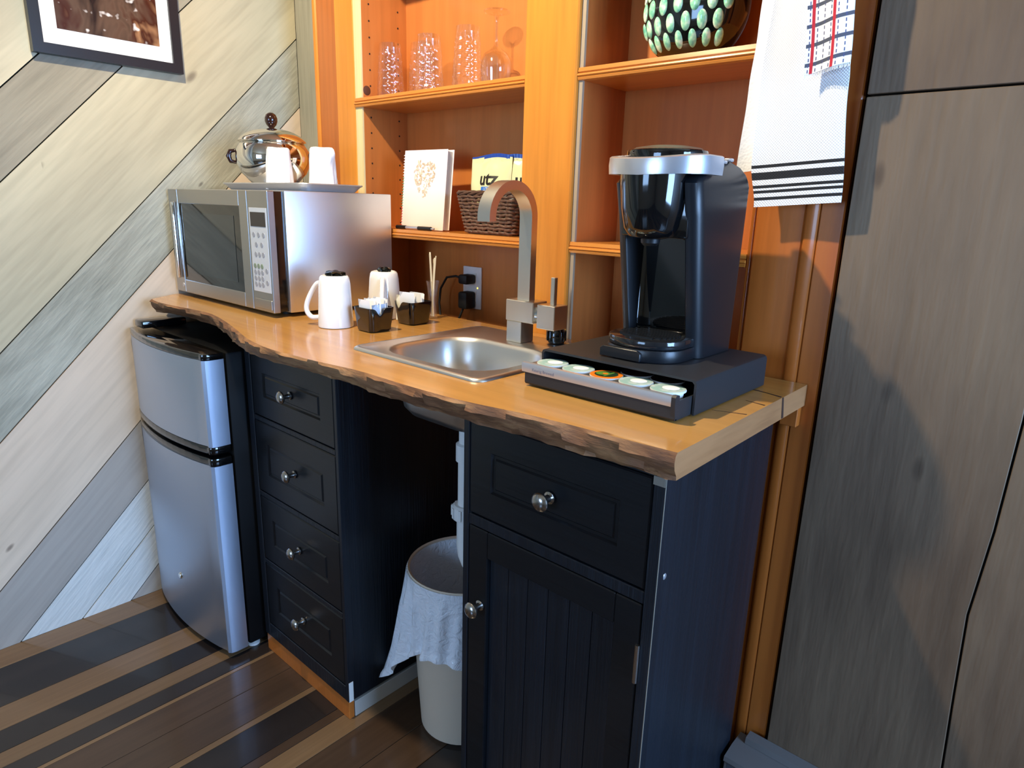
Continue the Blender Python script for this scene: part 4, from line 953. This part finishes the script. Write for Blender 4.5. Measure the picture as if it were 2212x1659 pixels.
for r_ in range(-4, 5):
    la = r_*0.315
    for c_ in range(-5, 6):
        lo_ = c_*0.315+(0.157 if r_ % 2 else 0)
        if not -1.15 < lo_ < 1.0 or abs(la) > 1.15: continue
        nx, ny, nz = math.sin(lo_)*math.cos(la), -math.cos(lo_)*math.cos(la), math.sin(la)
        p = Vector((vx_+nx*ra_, vy_+ny*rb_, vz+vh-0.010+nz*vh))
        if p.z < vz+0.010: continue
        nr = Vector((nx/ra_, ny/rb_, nz/vh)).normalized(); tu = Vector((0,0,1)).cross(nr).normalized(); tv = nr.cross(tu)
        cw = 0.0094*max(0.6, math.cos(la)); ch = 0.0160
        bm = lathe(bmesh.new(), [(1.0,-0.15),(0.97,0.05),(0.8,0.5),(0.45,0.85),(0,1.0)], 20)
        Mx = Matrix(((tu.x*cw,tv.x*ch,nr.x*0.0042,p.x),(tu.y*cw,tv.y*ch,nr.y*0.0042,p.y),(tu.z*cw,tv.z*ch,nr.z*0.0042,p.z),(0,0,0,1)))
        bmesh.ops.transform(bm, matrix=Mx, verts=bm.verts)
        obj('bubble', bm, M_bub, va, smooth=60)

# ------------------------------------------------------------------ shelf: notebook, pen, basket, bags
NZ = 1.1273
nbk = thing('notebook', 'spiral notebook with a heart of blossoms on its cream cover, leaning upright', 'notebook', (-1.40, 1.205, NZ))
Mn = Matrix.Translation((-1.398, 1.188, NZ)) @ Matrix.Rotation(math.radians(3), 4, 'Z') @ Matrix.Rotation(math.radians(-5.5), 4, 'X')
def nb_box(*a, **k): return box(bmesh.new(), *a, M=Mn, **k)
m = mat('cover_cream', rgb(246,236,222), 0.45); n = N(m); tc = n.n('ShaderNodeTexCoord'); sp = n.n('ShaderNodeSeparateXYZ'); n.l(tc.outputs['Object'], sp.inputs[0])
n.l(n.ramp(n.math('MULTIPLY', sp.outputs['Z'], 5.0), ((0.0, rgb(246,210,180)), (0.55, rgb(250,240,232)), (1.0, rgb(240,228,232)))), n.p.inputs['Base Color'])
obj('front_cover', nb_box(-0.080, 0.080, 0.0, 0.0015, 0.0015, 0.205, 0.0004), m, nbk, smooth=0)
obj('pages', nb_box(-0.076, 0.076, 0.0022, 0.0220, 0.004, 0.201), M_paper, nbk, smooth=0)
obj('back_cover', nb_box(-0.080, 0.080, 0.0226, 0.0242, 0.0045, 0.207, 0.0004), m, nbk, smooth=0)
bm = bmesh.new(); cols = 0
for k in range(26):
    z = 0.012+k*0.0072
    tube(bm, [Mn @ Vector((-0.0805+0.013*math.cos(a)*0.45, 0.012+0.0135*math.sin(a), z)) for a in [2*PI*q/12 for q in range(13)]], 0.0011, 5, mi=0 if k > 17 else (1 if k > 6 else 2))
obj('spiral_binding', bm, [M_white, mat('coil_green', rgb(120,168,128), 0.4), mat('coil_red', rgb(200,72,72), 0.4)], nbk, kind='stuff')
bm = bmesh.new(); rh = random.Random(4); hc = 0
while hc < 150:
    hx, hz = rh.uniform(-1.2,1.2), rh.uniform(-1.2,1.2)
    if (hx*hx+hz*hz-0.9)**3-hx*hx*hz**3 < 0 and True:
        rr = rh.uniform(0.0022, 0.0046); an = rh.uniform(0,3.1)
        lathe(bm, [(1,0.0),(0.6,0.02),(0.6,0.0)] if rh.random() < 0.5 else [(1,0.0),(0,0.02)], 8, (0,0,0), Mn @ Matrix.Translation((hx*0.036, -0.0004-hc*0.000004, 0.125+hz*0.046)) @ Matrix.Rotation(PI/2,4,'X') @ Matrix.Rotation(an,4,'Z') @ Matrix.Diagonal((rr, rr*0.6, 0.004, 1)), mi=hc % 3); hc += 1
obj('heart_print', bm, [mat('blossom_tan', rgb(210,184,150), 0.6), mat('blossom_sand', rgb(226,206,178), 0.6), mat('blossom_rose', rgb(202,176,148), 0.6)], nbk, smooth=0)
pn = thing('pen', 'black and clear ballpoint pen lying at the foot of the notebook', 'pen', (-1.41, 1.176, NZ))
RY = Matrix.Rotation(PI/2,4,'Y')
for nm, a, b, r_, m_ in (('cap',-1.485,-1.445,0.0052,M_blk),('barrel',-1.445,-1.395,0.0046,M_silver),('grip',-1.395,-1.345,0.0052,M_blk),('tip',-1.345,-1.333,0.0025,M_silver)):
    obj(nm, lathe(bmesh.new(), [(0,0),(r_,0),(r_,b-a),(0 if nm != 'tip' else 0.001,b-a)], 12, (a,1.176,NZ+0.0054), RY), m_, pn)

bk = thing('wicker_basket', 'brown woven wicker basket full of snack bags on the lower shelf', 'basket', (-1.155, 1.24, NZ))
M_wick = wood('wicker', rgb(58,38,28), rgb(102,72,54), rgb(140,106,80), 'x', 0.5, 12, 30, 0.3, blot=0.4)
bx_ = (-1.158, 1.237); HB = 0.096
def brow(z, off=0.0):
    f = z/HB; hx, hy = 0.078+0.018*f, 0.042+0.014*f
    return [(bx_[0]+a, bx_[1]+b) for a, b in rrect(-hx-off, hx+off, -hy-off, hy+off, 0.012, 4)]
def dense(P, n):
    P = P+[P[0]]; L = [0]
    for a, b in zip(P, P[1:]): L.append(L[-1]+math.dist(a, b))
    out = []
    for k in range(n):
        s = L[-1]*k/n; i = max(j for j in range(len(L)-1) if L[j] <= s+1e-9); q = (s-L[i])/max(1e-9, L[i+1]-L[i])
        t_ = Vector((P[i+1][0]-P[i][0], P[i+1][1]-P[i][1])).normalized()
        out.append((P[i][0]+(P[i+1][0]-P[i][0])*q, P[i][1]+(P[i+1][1]-P[i][1])*q, t_.y, -t_.x))
    return out
NS = 26
rw = random.Random(9)
for r_ in range(11):
    z = 0.006+r_*0.0083; bm = bmesh.new()
    for ph in (0, 1):
        pts = []
        for k, (a, b, nx, ny) in enumerate(dense(brow(z), NS*4)):
            o_ = 0.0030*math.sin(2*PI*k/8+PI*(ph+r_)); pts.append((a+nx*o_, b+ny*o_, NZ+z+0.0012*math.cos(2*PI*k/8+PI*ph)+0.0009*math.sin(k*0.7+r_)))
        tube(bm, pts+[pts[0]], 0.0036, 6, cap=False)
    obj('woven_strand', bm, M_wick, bk, smooth=60)
bm = bmesh.new()
for a, b in zip(dense(brow(0.003), NS), dense(brow(HB), NS)): tube(bm, [(a[0],a[1],NZ+0.002), (b[0],b[1],NZ+HB)], 0.0022, 6)
obj('stakes', bm, M_wick, bk, smooth=60)
bm = bmesh.new()
for ph in range(3):
    pts = [(a+nx*0.0035*math.cos(k*0.5+ph*2.1), b+ny*0.0035*math.cos(k*0.5+ph*2.1), NZ+HB+0.001+0.0035*math.sin(k*0.5+ph*2.1)) for k, (a, b, nx, ny) in enumerate(dense(brow(HB), 88))]
    tube(bm, pts+[pts[0]], 0.0032, 6, cap=False)
obj('braided_rim', bm, M_wick, bk, smooth=60)
obj('bottom', prism(bmesh.new(), brow(0.0, -0.002), NZ+0.0004, NZ+0.006, 'xy'), M_wick, bk)

def bag(lab, x, y, z, rz, W, H, seed, lean):
    t = thing('snack_bag', lab, 'snack bag', (x,y,z), None)
    Mx = Matrix.Translation((x,y,z)) @ Matrix.Rotation(rz,4,'Z') @ Matrix.Rotation(lean,4,'X')
    rn = random.Random(seed); ph = [rn.uniform(0,6.28) for _ in range(5)]
    def front(u, v):
        bul = 0.020*(math.sin(PI*u)**0.7)*(max(0,math.sin(PI*min(1,(v+0.02)/0.93)))**0.6 if v < 0.91 else 0)
        wr = 0.0018*math.sin(14*u+ph[0])*max(0, v-0.45)*2+0.0012*math.sin(9*u+5*v+ph[1])
        wd = W*(0.74+0.26*min(1, v/0.62))
        return Vector(((u-0.5)*wd, -bul-(wr if bul > 0.001 else 0.0006*math.sin(40*u)), v*H+0.004*math.sin(5*u+ph[2])*v))
    bm = bmesh.new()
    grid(bm, lambda u, v: Mx @ front(u, v), 30, 40)
    grid(bm, lambda u, v: Mx @ Vector((front(u,v).x, -front(u,v).y*0.8+0.0004, front(u,v).z)), 30, 40)
    uvf = bm.faces
    for f in bm.faces:
        c = Mx.inverted() @ f.calc_center_median()
        if c.z > H*0.962: f.material_index = 1
    obj('bag', bm, [mat('bag_cream', rgb(226,222,170), 0.22, coat=0.3), mat('bag_blue', rgb(36,70,160), 0.3)], t, smooth=60, recalc=False)
    def wrap(b_, ox, oz):
        for v in b_.verts:
            lx_, lz_ = v.co.x+ox, v.co.y+oz; vv = lz_/H; wd = W*(0.74+0.26*min(1, vv/0.62)); uu = lx_/wd+0.5
            v.co = Mx @ Vector((lx_, front(uu, vv).y-0.0012, lz_))
        return b_
    tx = text_bm('utz', 0.044, bold=0.025); bmesh.ops.subdivide_edges(tx, edges=[e for e in tx.edges if e.calc_length() > 0.006], cuts=2)
    obj('lettering', wrap(tx, 0.004, H*0.60), mat('ink_black', rgb(34,28,24), 0.4), t, smooth=0)
    bm = bmesh.new(); grid(bm, lambda u, v: Vector(((u-0.5)*0.038, v*0.011, 0)), 10, 3)
    obj('label_bar', wrap(bm, 0.004, H*0.60-0.016), mat('ink_blue', rgb(40,110,200), 0.4), t, smooth=0)
    tx = text_bm('CHIPS' if False else 'LITE', 0.011)
    for v in tx.verts: v.co.z = 0
    tx = wrap(tx, 0.004, H*0.60-0.0145)
    bmesh.ops.translate(tx, vec=Mx.to_3x3() @ Vector((0,-0.0006,0)), verts=tx.verts)
    obj('lettering', tx, M_pk[0], t, smooth=0)
    return t
bag('cream snack bag with blue top seal and black lettering, standing in the basket', -1.186, 1.224, NZ+0.010, math.radians(4), 0.128, 0.178, 1, math.radians(-4))
bag('second cream snack bag, turned edgeways against the bookcase post', -1.100, 1.266, NZ+0.010, math.radians(24), 0.098, 0.176, 2, math.radians(3))
bm = bmesh.new(); bmesh.ops.create_icosphere(bm, subdivisions=3, radius=1)
for v in bm.verts: v.co = Vector((-1.115+v.co.x*0.034, 1.212+v.co.y*0.014, NZ+0.090+v.co.z*0.024*(1+0.15*math.sin(7*v.co.x*3))))
single('snack_packet', bm, mat('packet_shine', rgb(232,234,238), 0.25), 'small white snack packet tucked in front in the basket', 'snack packet', (-1.115,1.212,NZ+0.066), smooth=60)

# ------------------------------------------------------------------ towels on a peg
hk = thing('towel_peg', 'turned wooden peg fixed to the bookcase stile', 'peg', (-0.43, 1.151, 1.78))
obj('rose', lathe(bmesh.new(), [(0,0),(0.016,0),(0.016,0.006),(0.009,0.01),(0,0.01)], 20, (-0.43,1.1515,1.78), Matrix.Rotation(PI/2,4,'X')), M_pine, hk)
obj('pin', lathe(bmesh.new(), [(0.007,0.01),(0.006,0.05),(0.011,0.056),(0.012,0.063),(0.006,0.069),(0,0.07)], 18, (-0.43,1.1515,1.78), Matrix.Rotation(PI/2-0.12,4,'X')), M_pine, hk)

def cloth_mat(name, stripes):
    m = mat(name, rgb(236,236,240), 0.9, sheen=0.3); n = N(m)
    tc = n.n('ShaderNodeTexCoord'); sp = n.n('ShaderNodeSeparateXYZ'); n.l(tc.outputs['UV'], sp.inputs[0])
    return m, n, sp
def band(n, x, a, b):
    return n.math('MULTIPLY', n.math('GREATER_THAN', x, a), n.math('LESS_THAN', x, b))
TH, TZ0 = 0.57, 1.207
m_tw, n, sp = cloth_mat('towel_striped', 1)
fac = None
for a, b in ((0.0100,0.0148),(0.0210,0.0255),(0.0288,0.0335),(0.0418,0.0535),(0.0600,0.0650)):
    q = band(n, sp.outputs['Y'], a/TH, b/TH); fac = q if fac is None else n.math('ADD', fac, q)
n.l(n.mix(fac, rgb(238,238,240), rgb(20,22,28)), n.p.inputs['Base Color'])
wvx = n.math('SINE', n.math('MULTIPLY', sp.outputs['Y'], TH/0.0045*6.283)); wvy = n.math('SINE', n.math('MULTIPLY', sp.outputs['X'], 0.14/0.0045*6.283))
n.bump(n.math('MULTIPLY', wvx, wvy), 0.35, 0.0012)
def sheet(fn, nu, nv, th=0.0025):
    """cloth of some thickness: front and back grids joined"""
    bm = bmesh.new(); uvl = bm.loops.layers.uv.verify()
    F = grid(bm, lambda u, v: fn(u, v), nu, nv, uv=True)
    Bk = grid(bm, lambda u, v: Vector(fn(u, v))+Vector((0,th,0)), nu, nv, uv=True)
    bmesh.ops.recalc_face_normals(bm, faces=bm.faces)
    E = [(i,0) for i in range(nu)] + [(nu,j) for j in range(nv)] + [(i,nv) for i in range(nu,0,-1)] + [(0,j) for j in range(nv,0,-1)]
    for k in range(len(E)):
        a, b = E[k], E[(k+1)%len(E)]
        f = bm.faces.new([F[a[0]][a[1]], F[b[0]][b[1]], Bk[b[0]][b[1]], Bk[a[0]][a[1]]])
        for l, (i, j) in zip(f.loops, (a, b, b, a)): l[uvl].uv = (i/nu, j/nv)
    return bm
def lerp(P, t):
    for (a, x), (b, y) in zip(P, P[1:]):
        if t <= b: q = (t-a)/(b-a); q = q*q*(3-2*q); return x+(y-x)*q
    return P[-1][1]
tw = thing('dish_towel', 'white waffle dish towel with black stripes at its hem, hanging from the peg', 'towel', (-0.42, 1.12, 1.207))
def tw_front(u, v):
    xl = lerp([(0,-0.466),(0.12,-0.478),(0.35,-0.478),(0.6,-0.470),(1,-0.445)], v); xr = lerp([(0,-0.331),(0.3,-0.343),(0.6,-0.372),(1,-0.415)], v)
    y = 1.108+0.007*math.sin(u*5.0+0.6)*(0.4+v)+0.006*v*math.cos(u*9)-0.012*v
    return (xl+(xr-xl)*u, y, TZ0+v*TH+0.010*u*(1-v))
obj('front_fold', sheet(tw_front, 40, 60), m_tw, tw, smooth=60)
m_tw2 = mat('towel_plain', rgb(238,238,240), 0.9, sheen=0.3); n = N(m_tw2); tc = n.n('ShaderNodeTexCoord'); mp = n.n('ShaderNodeMapping'); n.l(tc.outputs['Object'], mp.inputs[0])
vo = n.n('ShaderNodeTexVoronoi'); vo.inputs['Scale'].default_value = 220; n.l(mp.outputs[0], vo.inputs['Vector']); n.bump(vo.outputs['Distance'], 0.4, 0.0012)
def tw_back(u, v):
    xl = lerp([(0,-0.513),(0.25,-0.506),(0.42,-0.500),(0.7,-0.492),(1,-0.455)], v); xr = lerp([(0,-0.42),(0.6,-0.41),(1,-0.42)], v)
    return (xl+(xr-xl)*u, 1.127+0.005*math.sin(u*6+1)*(1-0.5*v)-0.008*v, 1.262+v*(TZ0+TH-1.262)+0.004*math.sin(3*u))
obj('rear_fold', sheet(tw_back, 26, 50), m_tw2, tw, smooth=60)
m_pl, n, sp = cloth_mat('towel_plaid', 1)
X, Y = sp.outputs['X'], sp.outputs['Y']
def rep(x, per, off, wd): return n.math('LESS_THAN', n.math('ABSOLUTE', n.math('SUBTRACT', n.math('FRACT', n.math('ADD', n.math('DIVIDE', x, per), off)), 0.5)), wd/2)
c = n.mix(rep(Y, 0.068, 0.02, 0.20), rgb(238,236,236), rgb(74,80,96))
c = n.mix(n.math('MULTIPLY', rep(X, 0.16, 0.10, 0.14), rep(Y, 0.02, 0.0, 0.6)), c, rgb(70,78,120))
c = n.mix(rep(X, 0.48, 0.22, 0.14), c, rgb(196,36,52))
n.l(c, n.p.inputs['Base Color'])
pt = thing('plaid_towel', 'white towel with red and grey plaid lines over the dish towel', 'towel', (-0.385, 1.09, 1.40))
def pl_f(u, v):
    xl = lerp([(0,-0.402),(0.4,-0.411),(1,-0.432)], v); xr = lerp([(0,-0.340),(0.3,-0.346),(0.6,-0.362),(1,-0.412)], v)
    return (xl+(xr-xl)*u, 1.081+0.004*math.sin(u*7)*(1-v*0.3)-0.014*v, 1.397+v*0.38+0.012*u)
obj('cloth', sheet(pl_f, 30, 50), m_pl, pt, smooth=60)
bm = bmesh.new()
for k in range(31):
    a = Vector(pl_f(k/30, 0))+Vector((0,0.001,0.001)); tube(bm, [a, a+Vector((random.uniform(-0.001,0.001),0,-0.006))], 0.0006, 4)
obj('fringe', bm, m_tw2, pt, kind='stuff')

# ------------------------------------------------------------------ framed picture on the plank wall
pf = thing('framed_picture', 'black framed photograph with a wide white mat on the plank wall', 'picture', (-2.03, 0.69, 1.52))
fx, fy0, fy1, fz0, fz1, fw_ = -2.016, 0.517, 0.866, 1.521, 1.965, 0.024
bm = bmesh.new()
prism(bm, [(fy0,fz0),(fy1,fz0),(fy1-fw_,fz0+fw_),(fy0+fw_,fz0+fw_)], XL+0.002, fx, 'yz'); prism(bm, [(fy1,fz1),(fy0,fz1),(fy0+fw_,fz1-fw_),(fy1-fw_,fz1-fw_)], XL+0.002, fx, 'yz')
prism(bm, [(fy0,fz1),(fy0,fz0),(fy0+fw_,fz0+fw_),(fy0+fw_,fz1-fw_)], XL+0.002, fx, 'yz'); prism(bm, [(fy1,fz0),(fy1,fz1),(fy1-fw_,fz1-fw_),(fy1-fw_,fz0+fw_)], XL+0.002, fx, 'yz')
obj('frame', bm, mat('frame_black', rgb(26,27,30), 0.3), pf, smooth=20)
obj('mat_board', B(XL+0.004, fx-0.008, fy0+fw_, fy1-fw_, fz0+fw_, fz1-fw_), M_paint, pf, smooth=0)
m = mat('photo_print', rgb(60,44,34), 0.2); n = N(m); tc = n.n('ShaderNodeTexCoord'); mp = n.n('ShaderNodeMapping'); mp.inputs['Scale'].default_value = (1,9,6); n.l(tc.outputs['Object'], mp.inputs[0])
c = n.ramp(n.noise(mp.outputs[0], 1.3, 3, 0.6, 0.5), ((0.36, rgb(30,24,22)), (0.5, rgb(84,66,54)), (0.60, rgb(58,28,20)), (0.7, rgb(150,112,80))))
mp2 = n.n('ShaderNodeMapping'); mp2.inputs['Scale'].default_value = (1,26,30); n.l(tc.outputs['Object'], mp2.inputs[0])
n.l(n.mix(n.ramp(n.noise(mp2.outputs[0], 1.0, 2, 0.5), ((0.60,(0,0,0)),(0.68,(1,1,1)))), c, rgb(228,224,220)), n.p.inputs['Base Color'])
obj('photo', B(fx-0.008, fx-0.0075, 0.575, 0.812, 1.582, 1.905), m, pf, smooth=0)
